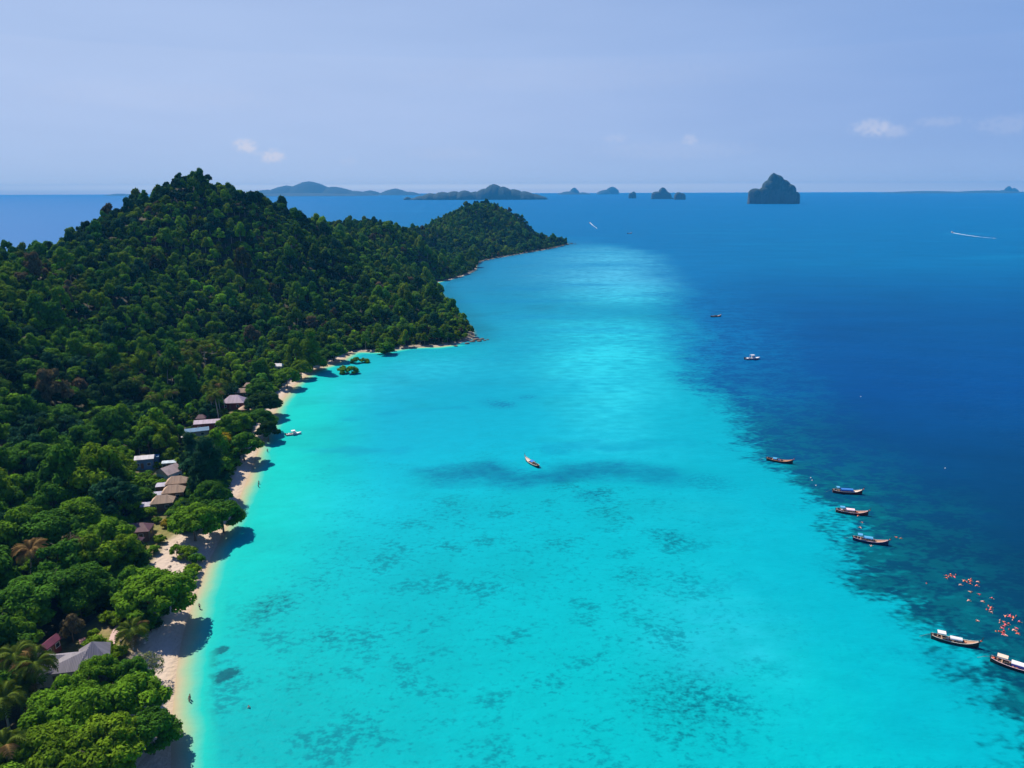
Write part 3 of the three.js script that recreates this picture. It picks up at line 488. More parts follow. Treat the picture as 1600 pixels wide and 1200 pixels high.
{ const rnd = rng(91); for (let i = 0; i < 16; i++) { const px = 190 + rnd() * 160, py = 560 + rnd() * 70, p = G(px, py, 9), y = heightAt(p.x, p.z); palm(850 + i, new THREE.Vector3(p.x, y, p.z), 0.95 + 0.3 * rnd(), 'palm', 'grey green forest palm ' + placeOf([px, py]), 10.5, 'forest palms ' + placeOf([px, py])); occupied.push([p.x, p.z, 2.4]); } }
// ---- shrubs of the village gardens
{
  const rnd = rng(41), spots = [[218, 808], [232, 806], [246, 812], [262, 818], [250, 842], [240, 860], [226, 866], [292, 868], [306, 876], [328, 858], [300, 892], [296, 905], [150, 1010], [146, 990], [168, 1012], [186, 1020], [158, 1022], [300, 690], [352, 668], [236, 758], [243, 728], [343, 634], [172, 968], [210, 800]];
  for (const [px, py] of spots) { const p = G(px, py, 0.8), s = 0.7 + 0.8 * rnd(); if (inland(p.x, p.z) < 2) continue; const v = Math.floor(rnd() * 3), tone = ['olive', 'fresh', 'yellow', 'mid', 'olive'][Math.floor(rnd() * 5)], l = (s > 1.2 ? 'wide ' : s < 0.95 ? 'small ' : '') + { olive: 'yellowish green', fresh: 'bright green', yellow: 'mustard yellow', mid: 'mid green' }[tone] + ' shrub on open ground ' + placeOf([px, py]); tree('shrub', 'bush', v, tone, new THREE.Vector3(p.x, heightAt(p.x, p.z), p.z), s, s, rnd() * 6, l, 'shrub', l); }
}
// ---- the forest: the trees that show largest one by one, the rest as one mass
{
  const rnd = rng(7), all = [];
  const hash = (i, j) => { const r = rng(i * 7919 + j * 104729 + 13); return [r(), r(), r(), r(), r()]; };
  for (const [sp, dz, j0, j1, i0, i1, hill] of [[6.9, 6.4, -8, 52, -60, 12, 0], [5.1, 4.8, 68, 345, -150, 50, 1]]) for (let j = j0; j < j1; j++) for (let i = i0; i < i1; i++) {
    const [a, b, c, d, e] = hash(i + hill * 1000, j), x = i * sp + (j % 2) * sp / 2 + (a - 0.5) * sp * 0.75, z = -j * dz + (b - 0.5) * dz * 0.8;
    if (z > -40 || x > 0.2 * -z) continue;
    const sd = inland(x, z), village = z > -448;
    if (sd < (village ? 8 + 3 * e : 0.4 + 1.2 * e)) continue;
    if (openness(x, z) > 0.25) continue;
    const s = (hill ? 0.36 + 0.46 * c * c + (d > 0.95 ? 0.3 : 0) : 0.5 + 0.8 * c * c + (d > 0.94 ? 0.3 : 0)) * (sd < 8 ? 0.75 : 1);
    const y = heightAt(x, z), q = toPx(x, y + 8, z);
    if (q[2] < 30 || q[0] < -160 || q[0] > 960 || q[1] > 1330) continue;
    if (blocks(q, s * 6.6 * F / q[2], -z)) continue;
    let hit = false; for (const o of occupied) { const r = o[2] + 0.5, u = x - o[0], v = z - o[1]; if (u * u + v * v < r * r) { hit = true; break; } } if (hit) continue;
    let hidden = false;                                     // far below the line of sight over a ridge
    for (let t = 0.5; t < 0.97; t += 0.06) { const hx = x * t, hz = z * t; if (inland(hx, hz) > 0 && heightAt(hx, hz) + 6 > mix(100, y + 14, t) + 5) { hidden = true; break; } } if (hidden) continue;
    all.push({ x, y, z, s, v: Math.floor(d * 6) % 6, a: a * 6.28, e, tall: (hill ? 0.95 : 0.72) + 0.62 * b + (d > 0.95 ? 0.4 : 0), size: s / q[2], q });
  }
  // tree tops that stand above the ridge line
  const crest = [[323, 272, 632, 0.8, 1.9, 'umbrella'], [255, 290, 602, 0.5, 1.4, 'umbrella'], [392, 300, 655, 0.9, 1.2, 'umbrella'], [206, 310, 582, 0.75, 1.1, 'umbrella'],  [312, 291, 628, 0.5, 1.3], [288, 281, 612, 0.75, 1.2], [302, 289, 620, 0.5, 1.3], [243, 293, 600, 0.8, 1.3], [365, 296, 645, 0.42, 1.6], [376, 302, 650, 1.0, 1.2], [596, 351, 850, 1.0, 1.1], [512, 361, 790, 0.6, 1.1]];
  for (const [px, py, D, s, tall, kind] of crest) { const p = atD(px, py, D); all.push({ x: p.x, z: p.z, y: heightAt(p.x, p.z), s, v: Math.floor(rnd() * 6), a: rnd() * 6, e: rnd(), tall: clamp((p.y - heightAt(p.x, p.z)) / (11.5 * s), 0.7, 2.2), kind, size: 1, q: [px, py, D], crest: true }); }
  for (const t of all) {
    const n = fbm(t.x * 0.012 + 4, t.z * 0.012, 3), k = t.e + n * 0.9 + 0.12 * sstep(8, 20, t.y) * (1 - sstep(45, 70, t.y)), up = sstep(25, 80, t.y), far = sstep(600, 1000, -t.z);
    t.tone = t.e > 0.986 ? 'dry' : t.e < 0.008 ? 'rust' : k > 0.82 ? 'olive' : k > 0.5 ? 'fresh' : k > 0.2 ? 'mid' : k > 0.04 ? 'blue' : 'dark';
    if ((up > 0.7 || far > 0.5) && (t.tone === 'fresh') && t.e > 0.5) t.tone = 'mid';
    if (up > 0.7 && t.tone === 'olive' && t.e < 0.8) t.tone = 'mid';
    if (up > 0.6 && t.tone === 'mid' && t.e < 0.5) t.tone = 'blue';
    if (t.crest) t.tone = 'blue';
  }
  all.sort((a, b) => b.size - a.size);
  const seen = all.filter((t) => t.q[0] > -12 && t.q[0] < 1612 && t.q[1] > 200 && t.q[1] < 1215), single = new Set(seen.slice(0, 292));
  const word = { dry: 'brown dry', rust: 'rusty brown', olive: 'yellowish green', fresh: 'bright green', mid: 'mid green', blue: 'dark bluish green', dark: 'very dark green' };
  const bulk = (t) => (t.s > 0.95 ? 'large ' : t.s < 0.6 ? 'small ' : '') + (t.tall > 1.15 ? 'tall ' : t.tall < 0.85 ? 'low ' : '');
  const m4 = new THREE.Matrix4(), q4 = new THREE.Quaternion(), up = new THREE.Vector3(0, 1, 0), by = {};
  for (const t of all) {
    const sy = t.s * t.tall;
    if (single.has(t)) {
      const label = bulk(t) + word[t.tone] + ' forest tree ' + (t.crest ? 'on the skyline of the highest hill' : placeOf(t.q));
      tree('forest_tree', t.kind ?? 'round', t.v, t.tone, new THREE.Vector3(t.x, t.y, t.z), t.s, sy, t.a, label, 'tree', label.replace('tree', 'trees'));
      continue;
    }
    (by[t.v + t.tone] ??= []).push(t);
  }
  const forest = thing('forest', 'dense dark green tropical forest covering the hills of the island', 'forest'); forest.userData.kind = 'stuff';
  const far = [0, 1, 2, 3, 4, 5].map((i) => crownGeometry(600 + i, { r: 5.2, y0: 2.6, y1: 11, n: 14 + i % 5, lr: 1.65, leaves: 1500, size: 0.52, squash: 0.72, core: 0.7 }));
  far.push(crownGeometry(610, { r: 4.6, y0: 7.2, y1: 11.5, n: 12, lr: 1.5, leaves: 1300, size: 0.5, core: 0.6 }), crownGeometry(611, { r: 3.6, y0: 1.5, y1: 13, n: 16, lr: 1.4, leaves: 1500, size: 0.5, cone: 1, core: 0.7 }), mergeGeometries(Array.from({ length: 17 }, (_, i) => FRONDS[i % 3].clone().applyMatrix4(new THREE.Matrix4().makeRotationFromEuler(new THREE.Euler(0, i * 2.4, 0.7 - 1.2 * i / 17, 'YXZ'))).translate(0, 9.5, 0))));
  for (const t of all) if (!single.has(t) && !t.crest) { const u = (t.e * 53.7) % 1; if (u < 0.13) t.v = 6; else if (u < 0.2) t.v = 7; else if (u < 0.24 && t.z > -480) { t.v = 8; t.tone = 'palm'; } }
  for (const [key, list] of Object.entries(by)) {
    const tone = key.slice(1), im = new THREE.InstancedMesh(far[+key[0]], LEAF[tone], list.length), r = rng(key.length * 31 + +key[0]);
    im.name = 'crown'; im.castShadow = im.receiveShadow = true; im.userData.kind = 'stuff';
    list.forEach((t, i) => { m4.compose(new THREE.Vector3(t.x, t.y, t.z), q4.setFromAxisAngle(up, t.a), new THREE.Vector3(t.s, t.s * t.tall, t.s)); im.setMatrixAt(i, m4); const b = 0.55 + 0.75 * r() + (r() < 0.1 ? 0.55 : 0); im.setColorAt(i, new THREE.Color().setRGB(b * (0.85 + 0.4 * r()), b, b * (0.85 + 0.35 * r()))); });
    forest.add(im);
  }
  const rest = all.filter((t) => !single.has(t)), tm = new THREE.InstancedMesh(SHAPES.round[0][1], PALEBARK, rest.length); tm.name = 'trunk'; tm.userData.kind = 'stuff'; tm.castShadow = tm.receiveShadow = true;
  rest.forEach((t, i) => { m4.compose(new THREE.Vector3(t.x, t.y, t.z), q4.setFromAxisAngle(up, t.a), new THREE.Vector3(t.s, t.s * t.tall, t.s)); tm.setMatrixAt(i, m4); });
  forest.add(tm);
  // low growth between the trunks and along the back of the beach
  const spots = [];
  for (let k = 0; k < 9000 && spots.length < 2200; k++) { const i = 4 + Math.floor(rnd() * 15), a = shoreV[i], b = shoreV[i + 1], u = rnd(), d = 7 + 40 * rnd() * rnd(), x = mix(a.x, b.x, u) - d, z = mix(a.z, b.z, u) - d * 0.3, sd = inland(x, z); if (sd < 6.5 || openness(x, z) > 0.3 || Math.hypot((x - glade.x) / 11, (z - glade.z) / 16) < 1) continue; spots.push([x, heightAt(x, z) - 0.1, z, 0.5 + 0.9 * rnd()]); }
  const low = thing('undergrowth', 'low green bushes and ground plants along the back of the beach', 'undergrowth'); low.userData.kind = 'stuff';
  ['mid', 'fresh', 'dark'].forEach((tone, n) => { const L = spots.filter((_, i) => i % 3 === n), im = new THREE.InstancedMesh(SHAPES.bush[n][0], LEAF[tone], L.length); im.name = 'foliage'; im.userData.kind = 'stuff'; im.castShadow = im.receiveShadow = true; L.forEach(([x, y, z, s], i) => { m4.compose(new THREE.Vector3(x, y, z), q4.setFromAxisAngle(up, rnd() * 6), new THREE.Vector3(s, s * 0.9, s)); im.setMatrixAt(i, m4); const b = 0.6 + 0.6 * rnd(); im.setColorAt(i, new THREE.Color().setRGB(b, b, b)); }); low.add(im); });
  console.log('forest', all.length, 'single', single.size);
}
// ---------------------------------------------------------------- islands and rocks out at sea
function domeGeometry(seed, lobes, { cliff = 5, rough = 0.16, seg = 40, rings = 22, green = 0.5 } = {}) {      // lobes: [x, z, rx, rz, height, sharpness?]
  const parts = [];
  lobes.forEach(([lx, lz, rx, rz, h, sharp = 1], n) => {
    const P = [], C = [], I = [];
    for (let k = 0; k <= rings; k++) for (let j = 0; j <= seg; j++) {
      const t = k / rings, a = (j % seg) / seg * 6.28318, f = Math.pow(Math.max(0, 1 - Math.pow(t, cliff * sharp)), 1 / (1.4 + cliff * 0.1)), ca = Math.cos(a), sa = Math.sin(a);
      const w = fbm(ca * 2.3 + seed + n * 7, sa * 2.3 + t * 1.6, 4) * 1.4 + 0.5 * fbm(ca * 9 + n, sa * 9 + seed + t * 0.7, 3), g = 1 + rough * w;
      const y = h * (t + 0.05 * t * fbm(ca * 4 + n, sa * 4 + seed, 3));
      P.push(lx + rx * f * g * ca, k ? y : -2, lz + rz * f * g * sa);
      const v = sstep(-0.35, 0.25, fbm(ca * 5 + n * 3, t * 7 + sa * 5 + seed, 4) + (t - 0.55) * 1.2 + (green - 0.5) * 2), c = mix3([0.045, 0.052, 0.055], [0.008, 0.024, 0.014], v), d = 0.75 + 0.5 * (0.5 + 0.5 * w); C.push(c[0] * d, c[1] * d, c[2] * d);
    }
    for (let k = 0; k < rings; k++) for (let j = 0; j < seg; j++) { const a = k * (seg + 1) + j, b = a + 1, c = a + seg + 1, d = c + 1; I.push(a, c, b, b, c, d); }
    const g = new THREE.BufferGeometry(); g.setAttribute('position', new THREE.Float32BufferAttribute(P, 3)); g.setAttribute('color', new THREE.Float32BufferAttribute(C, 3)); g.setIndex(I); g.computeVertexNormals(); parts.push(g);
  });
  return mergeGeometries(parts);
}
const ROCKY = new THREE.MeshStandardMaterial({ vertexColors: true, roughness: 0.95 });
function isle(name, baseX, baseY, px, opt, label, cat = 'island') {            // px: [dx, half width, height, depth shift, sharpness] in photo pixels about (baseX, baseY)
  let o = at(baseX, baseY); if (cat === 'island' && o.z < -14000) o = atD(baseX, baseY, 14000); const m = Math.hypot(o.z, 0) / F, lobes = px.map(([dx, hw, h, dz = 0, sharp = 1]) => [dx * m, dz * m, hw * m, hw * m * 0.8, h * m, sharp]);
  const g = top(name, domeGeometry(Math.round(baseX), lobes, opt), ROCKY, label, cat); g.position.set(o.x, 0, o.z); return g;
}
isle('limestone_island', 1208, 318.5, [[-28, 11, 22.5, 0, 1.6], [-15, 10, 25, 3, 1.5], [-5, 14, 36, 0, 1.3], [-3, 10, 44.5, 1, 0.9], [4, 12, 42, -1, 1.0], [12, 14, 36, -2, 1.1], [21, 12, 29, 2, 1.3], [31, 8.5, 18, 0, 1.4]], { green: 0.45, rough: 0.15 }, 'largest steep limestone island standing alone on the right horizon');
isle('limestone_island', 1035, 311, [[-9, 8, 11], [0, 9, 17, 0, 0.35], [4, 10, 11, 0, 0.6], [14, 3, 2]], { green: 0.35, rough: 0.13 }, 'pointed limestone island, middle one of the three stacks left of the largest');
isle('limestone_island', 1061.5, 312, [[-2, 6, 11, 0, 0.8], [4, 5, 9.5]], { green: 0.35, rough: 0.13 }, 'small squat limestone stack right beside the pointed one');
isle('limestone_island', 988, 310, [[-2.5, 3.2, 8], [1.5, 4, 10, 0, 0.8]], { green: 0.35, rough: 0.13 }, 'smallest limestone stack, leftmost of the row on the horizon');
isle('wooded_island', 745, 312, [[-105, 6, 4.5, 0, 0.6], [-96, 8, 2.5, 0, 0.5], [-84, 14, 6, 0, 0.5], [-70, 18, 9.5, 0, 0.5], [-52, 20, 11.5, 2, 0.5], [-34, 20, 12.5, 0, 0.5], [-18, 20, 13.5, 3, 0.5], [-2, 18, 12, 0, 0.5], [12, 20, 16, 2, 0.5], [26, 24, 22.5, 0, 0.45], [40, 22, 19, 3, 0.45], [56, 24, 15, 0, 0.45], [72, 22, 12, 2, 0.45], [86, 18, 8, 0, 0.5], [98, 10, 5, 0, 0.5]], { green: 0.9, cliff: 3, rough: 0.08, seg: 56 }, 'long wooded island with a rounded hump behind the near headland');
isle('distant_island', 480, 306, [[-60, 40, 9, 0, 0.3], [-30, 44, 15, 0, 0.3], [4, 50, 21, 0, 0.28], [40, 46, 13, 0, 0.3], [72, 36, 7, 0, 0.3], [0, 96, 5, 0, 0.5]], { green: 0.9, cliff: 3, rough: 0.06, seg: 56 }, 'long hazy blue island on the horizon behind the highest hill');
isle('distant_island', 605, 305, [[-26, 24, 7, 0, 0.3], [12, 30, 9.5, 0, 0.28], [34, 20, 5, 0, 0.3]], { green: 0.9, cliff: 3, rough: 0.06 }, 'faint low island between the long hazy one and the wooded one');
isle('distant_island', 897, 303.8, [[0, 11, 10, 0, 0.25], [-8, 18, 4.5, 0, 0.4], [12, 14, 3, 0, 0.4]], { green: 0.7, cliff: 3, rough: 0.06 }, 'faint pointed island on the horizon above the near headland tip');
isle('distant_island', 950, 303.6, [[6, 11, 11, 0, 0.5], [-4, 14, 6.5, 0, 0.4]], { green: 0.7, cliff: 4, rough: 0.06 }, 'faint blunt island on the horizon left of the small stacks');
isle('distant_island', 1575, 300.6, [[0, 8, 10, 0, 0.35], [8, 9, 7, 0, 0.4], [-8, 10, 4, 0, 0.5]], { green: 0.8, cliff: 3, rough: 0.1 }, 'small hazy island on the horizon at the far right edge');
isle('distant_island', 1490, 300.9, [[-40, 70, 3.2, 0, 0.4], [50, 60, 3.6, 0, 0.4]], { green: 0.8, cliff: 3, rough: 0.06 }, 'very faint flat coast on the horizon left of the right edge island');
isle('distant_island', 187, 305.2, [[0, 22, 3, 0, 0.4], [20, 16, 2.4, 0, 0.4]], { green: 0.8, cliff: 3, rough: 0.06 }, 'very faint flat island touching the left shoulder of the highest hill');
// ---- dark rocks off the wooded point and pale ones on the beach
const stone = (seed, flat = 0.6) => { const g = mergeVertices(new THREE.IcosahedronGeometry(1, 2).deleteAttribute('uv').deleteAttribute('normal')), p = g.attributes.position; for (let i = 0; i < p.count; i++) { const k = 1 + 0.35 * fbm(p.getX(i) * 1.3 + seed, p.getZ(i) * 1.3 + p.getY(i) * 1.7, 3); p.setXYZ(i, p.getX(i) * k, p.getY(i) * k * flat, p.getZ(i) * k); } g.computeVertexNormals(); return g; };
const STONES = [1, 2, 3, 4].map((s) => stone(s * 5)), DARKROCK = mat(0.07, 0.06, 0.052, 0.9), PALEROCK = mat(0.5, 0.44, 0.38, 0.95);
{
  const r = rng(61);
  for (const [px, py, s] of [[744, 531, 2.4], [749, 533, 1.7], [753, 530, 1.4], [757, 532, 1], [738, 534, 1.6], [730, 537, 1.4], [762, 531, 0.8], [712, 541, 1.2], [893, 381, 2.4], [899, 381.4, 1.6], [888, 382.4, 2]]) {
    const p = at(px, py), o = top('shore_rock', STONES[Math.floor(r() * 4)], DARKROCK, px < 800 ? 'dark rock in the surf off the nearest wooded point' : 'dark rock in the water off the far headland tip', 'rock', px < 800 ? 'rocks off the wooded point' : 'rocks off the headland tip'); o.position.set(p.x, 0.2, p.z); o.scale.set(s * 1.3, s * 0.7, s); o.rotation.y = r() * 6;
  }
  const im = new THREE.InstancedMesh(STONES[1], PALEROCK, 420), m4 = new THREE.Matrix4(), q = new THREE.Quaternion(), e = new THREE.Euler(); let n = 0;
  while (n < 420) {
    const t = r(), i = 3 + Math.floor(t * 13), a = shoreV[i], b = shoreV[i + 1], k = r(), d = 5 + 11 * r(), x = mix(a.x, b.x, k) - d, z = mix(a.z, b.z, k) - d * 0.3; if (fbm(x * 0.06, z * 0.06, 2) < -0.05 && r() > 0.2) continue;
    const s = 0.12 + 0.4 * r() * r(); m4.compose(new THREE.Vector3(x, heightAt(x, z) + s * 0.2, z), q.setFromEuler(e.set(r(), r() * 6, r())), new THREE.Vector3(s * 1.4, s, s)); im.setMatrixAt(n, m4); const c = 0.4 + 0.8 * r(); im.setColorAt(n++, new THREE.Color().setRGB(c, c * 0.95, c * 0.9));
  }
  im.name = 'rubble'; tag(im, 'pale stones and driftwood strewn along the upper beach', 'rubble', null, 'stuff'); im.castShadow = im.receiveShadow = true; scene.add(im);
}
// ---------------------------------------------------------------- village houses
const corr = (() => { const n = 64, d = new Uint8Array(n * n * 4); for (let y = 0; y < n; y++) for (let x = 0; x < n; x++) { const v = 128 + 110 * Math.sin(x / n * 6.2832 * 4); d.set([v, v, v, 255], (y * n + x) * 4); } const t = new THREE.DataTexture(d, n, n); t.wrapS = t.wrapT = THREE.RepeatWrapping; t.magFilter = THREE.LinearFilter; t.needsUpdate = true; return t; })();
const wear = (() => { const n = 256, d = new Uint8Array(n * n * 4); for (let y = 0; y < n; y++) for (let x = 0; x < n; x++) { let s = 0, a = 0.6, f = 4; for (let o = 0; o < 5; o++) { s += a * noise(x / n * f * 2, y / n * f, f * (o ? 1 : 1) * 2); a *= 0.6; f *= 2; } const v = clamp(205 + 70 * s, 90, 255); d.set([v, v, v, 255], (y * n + x) * 4); } const t = new THREE.DataTexture(d, n, n); t.wrapS = t.wrapT = THREE.RepeatWrapping; t.magFilter = THREE.LinearFilter; t.repeat.set(0.12, 0.12); t.needsUpdate = true; return t; })();
const roofMat = (r, g, b, rough = 0.6) => new THREE.MeshStandardMaterial({ name: 'roof_sheet', color: new THREE.Color().setRGB(r, g, b), roughness: rough, map: wear, bumpMap: corr, bumpScale: 0.05 });
const thatch = new THREE.MeshStandardMaterial({ name: 'thatch', color: new THREE.Color().setRGB(0.52, 0.38, 0.28), roughness: 1, map: wear, bumpMap: wear, bumpScale: 0.25 });
function roofGeometry(w, d, h, ridge, y, lift = 0) {                 // hipped (ridge < 1) or gabled (ridge = 1), with a soffit; lift raises the ridge ends
  const x = w / 2, z = d / 2, r = x * ridge, P = [], U = [];
  const tri = (a, b, c) => { for (const p of [a, b, c]) P.push(...p); for (const p of [a, b, c]) U.push((Math.abs(a[0] - b[0]) + 1e-3 > Math.abs(a[2] - b[2]) ? p[0] : p[2]) * 0.8, (p[1] + Math.abs(p[2])) * 0.8); };
  const A = [-x, y, z], B = [x, y, z], C = [x, y, -z], D = [-x, y, -z], E = [-r, y + h, 0], Fp = [r, y + h, 0], e = 0.14, M = [0, y + h - lift, 0];
  tri(A, B, Fp); tri(A, Fp, M); tri(A, M, E); tri(C, D, E); tri(C, E, M); tri(C, M, Fp); tri(B, C, Fp); tri(D, A, E);
  const lo = (p) => [p[0], p[1] - e, p[2]]; const a = lo(A), b = lo(B), c = lo(C), dd = lo(D);
  for (const [p, q, s, t] of [[A, B, b, a], [B, C, c, b], [C, D, dd, c], [D, A, a, dd]]) { tri(s, q, p); tri(t, s, p); }
  tri(a, c, b); tri(a, dd, c);
  const g = new THREE.BufferGeometry(); g.setAttribute('position', new THREE.Float32BufferAttribute(P, 3)); g.setAttribute('uv', new THREE.Float32BufferAttribute(U, 2)); return g;
}
const box = (w, h, d, x, y, z) => { const g = new THREE.BoxGeometry(w, h, d); g.translate(x, y, z); return g; };
const GLASS = mat(0.03, 0.04, 0.05, 0.15), FRAME = mat(0.6, 0.58, 0.54, 0.7), DOORWOOD = mat(0.16, 0.09, 0.05, 0.8), POST = mat(0.22, 0.15, 0.10, 0.9);
function house(name, px, py, { w, d, wall = 2.6, h = 1.8, ridge = 0.5, turn = 0, over = 0.8, lift = 0, roof, walls, annex, porch = true, stilts = 0.5 }, label, cat = 'house') {
  const p = G(px, py, wall + h * 0.4 + stilts), y = heightAt(p.x, p.z), t = thing(name, label, cat, new THREE.Vector3(p.x, y, p.z), turn * R), s = stilts;
  part('wall', box(w - over, wall + 0.6 + s, d - over, 0, (wall + s - 0.6) / 2, 0), walls, t);
  part('roof', roofGeometry(w, d, h, ridge, wall + s + 0.14, lift), roof, t);
  if (ridge === 1) for (const q of [-1, 1]) { const g = new THREE.BufferGeometry(), x = q * (w - over) / 2 * 0.998, b = wall + s; g.setAttribute('position', new THREE.Float32BufferAttribute([x, b, (d - over) / 2, x, b, -(d - over) / 2, x, b + h * (1 - over / d), 0], 3)); g.computeVertexNormals(); part('gable', g, new THREE.MeshStandardMaterial().copy(walls).clone(), t).material.side = THREE.DoubleSide; }
  const fz = (d - over) / 2;
  part('door', box(0.95, 2, 0.08, -w * 0.12, s + 1.0, fz + 0.045), DOORWOOD, t);
  for (const q of [-0.33, 0.22]) { const f = part('window', box(1.1, 0.95, 0.06, q * w, s + 1.45, fz + 0.035), GLASS, t); part('frame', mergeGeometries([box(1.26, 0.09, 0.1, q * w, s + 1.98, fz + 0.055), box(1.26, 0.09, 0.1, q * w, s + 0.92, fz + 0.055), box(0.09, 0.95, 0.1, q * w - 0.59, s + 1.45, fz + 0.055), box(0.09, 0.95, 0.1, q * w + 0.59, s + 1.45, fz + 0.055)]), FRAME, f); }
  const sx = (w - over) / 2; for (const q of [-1, 1]) part('window', box(0.06, 0.9, 1, q * (sx + 0.035), s + 1.45, 0), GLASS, t);
  if (porch) for (const q of [-1, 1]) part('post', new THREE.CylinderGeometry(0.08, 0.08, wall + s, 8).translate(q * (w / 2 - 0.2), (wall + s) / 2, d / 2 - 0.18), POST, t);
  if (annex) { const [aw, ad, ax, az, ah, am] = annex; part('annex', box(aw - 0.3, ah + 0.6, ad - 0.3, ax, ah / 2 - 0.3, az), walls, t); part('annex_roof', roofGeometry(aw, ad, 0.35, 1, ah + 0.14).translate(ax, 0, az), am, t); }
  return t;
}
const WALL = { grey: mat(0.30, 0.28, 0.26), blue: mat(0.10, 0.20, 0.34), paleblue: mat(0.34, 0.48, 0.62), brown: mat(0.14, 0.09, 0.06), maroon: mat(0.16, 0.035, 0.03), cream: mat(0.5, 0.45, 0.36) };
const RF = { grey: roofMat(0.25, 0.24, 0.29), maroon: roofMat(0.16, 0.075, 0.095), red: roofMat(0.17, 0.03, 0.07), purple: roofMat(0.46, 0.37, 0.50), slate: roofMat(0.32, 0.33, 0.46), blue: roofMat(0.015, 0.20, 0.42), white: roofMat(0.6, 0.6, 0.65), brown: roofMat(0.42, 0.34, 0.35), paleblue: roofMat(0.46, 0.60, 0.72) };
{
  const t = house('grey_roofed_house', 104, 1030, { w: 11, d: 7, wall: 2.6, h: 2.4, ridge: 0.72, lift: 0.5, turn: 12, roof: RF.grey, walls: WALL.cream }, 'house with large grey sheet roof of two peaks at the lower left');
  part('roof', roofGeometry(6, 7.4, 3.2, 0.04, 3.5).rotateY(0.25).translate(4.8, 0, -1.2), RF.grey, t); part('roof', roofGeometry(5, 7, 3.1, 0.04, 3.5).rotateY(0.3).translate(-4.8, 0, 0.5), RF.grey, t);
}
house('red_shed', 77, 1003, { w: 4.6, d: 2.6, wall: 2.4, h: 0.9, ridge: 1, turn: 82, roof: RF.red, walls: WALL.maroon, porch: false }, 'narrow shed with red roof half in shade above the grey roof');
house('maroon_roofed_house', 212, 823, { w: 8.6, d: 5.4, h: 1.7, ridge: 0.5, turn: 10, roof: RF.maroon, walls: WALL.brown }, 'house with dark maroon hipped roof on the open ground');
house('maroon_roofed_hut', 213, 842, { w: 3.4, d: 2.8, wall: 2.2, h: 0.9, ridge: 0.4, turn: 0, roof: RF.maroon, walls: WALL.brown, porch: false }, 'small hut with maroon roof right below the maroon roofed house');
for (const [px, py, word] of [[254, 779, 'lowest'], [271, 763, 'middle'], [276, 749, 'uppermost']]) house('thatched_bungalow', px, py, { w: 6.8, d: 5, h: 1.9, ridge: 0.42, turn: 14, roof: thatch, walls: WALL.brown, annex: [4, 4, -4.4, 0.3, 2.5, RF.slate] }, word + ' of the three tan thatched bungalows with slate blue annex');
house('gabled_house', 264, 733, { w: 6.4, d: 6.8, wall: 3, h: 2, ridge: 1, turn: 62, roof: RF.brown, walls: WALL.paleblue }, 'gabled house with brown roof and pale blue front above the bungalows');
house('blue_roofed_shed', 265, 721, { w: 5, d: 3, wall: 2.4, h: 0.5, ridge: 1, turn: 12, roof: RF.paleblue, walls: WALL.grey, porch: false }, 'low shed with pale blue roof behind the gabled house', 'shed');
house('blue_house', 226, 714, { w: 6.6, d: 4.2, wall: 3.4, h: 0.9, ridge: 1, turn: 16, roof: RF.white, walls: WALL.blue, annex: [6, 3, 1.2, -3.8, 3, RF.blue] }, 'blue walled house with white roof edge under the dark forest');
house('purple_roofed_house', 327, 658, { w: 12, d: 4.6, wall: 2.9, h: 1.1, ridge: 1, turn: 14, roof: RF.purple, walls: WALL.maroon }, 'long house with pale purple roof among trees above the bungalows');
house('blue_roofed_house', 307, 671, { w: 9.5, d: 4, wall: 2.6, h: 1, ridge: 1, turn: 22, roof: RF.blue, walls: WALL.grey, annex: [4, 3, -3.8, 3.4, 2.2, RF.white] }, 'house with bright blue roof and white lean-to left of the purple roof');
house('maroon_roofed_hut', 314, 651, { w: 4.2, d: 3.4, wall: 2.8, h: 1.4, ridge: 0.4, turn: 10, roof: RF.maroon, walls: WALL.brown, porch: false }, 'small hut with maroon roof at the left end of the purple roof');
house('hip_roofed_house', 366, 623, { w: 10, d: 8, wall: 2.8, h: 2.8, ridge: 0.35, turn: 6, roof: RF.purple, walls: WALL.maroon }, 'square house with grey purple hipped roof and dark red walls');
house('thatched_hut', 378, 610, { w: 6.4, d: 4.4, h: 1.7, ridge: 0.45, turn: 8, roof: thatch, walls: WALL.brown, porch: false }, 'thatched hut right behind the square hipped house');
house('thatched_hut', 389, 601, { w: 5.6, d: 4, h: 1.6, ridge: 0.45, turn: 8, roof: thatch, walls: WALL.brown, porch: false }, 'thatched hut farthest back, at the foot of the brown trees');
house('white_roofed_hut', 433, 570, { w: 6.5, d: 4.4, h: 1.2, ridge: 0.8, turn: 0, roof: RF.white, walls: WALL.cream, porch: false }, 'hut with bright white roof alone among trees near the far small beach');
for (const [px, py, word] of [[381, 637, 'larger thatched parasol beside the square hipped house'], [397, 637, 'thatched parasol nearest the water beside the dark tree'], [359, 654, 'thatched shelter roof right of the long purple roof']]) {
  const p = G(px, py, 2.6), t = thing('thatched_parasol', word, 'parasol', new THREE.Vector3(p.x, heightAt(p.x, p.z), p.z)); const s = px === 359 ? 1.35 : 1;
  part('canopy', new THREE.ConeGeometry(2.5 * s, 1.5, 14, 3, false).translate(0, 3, 0), thatch, t); part('pole', new THREE.CylinderGeometry(0.1, 0.12, 2.6, 8).translate(0, 1.2, 0), POST, t);
}
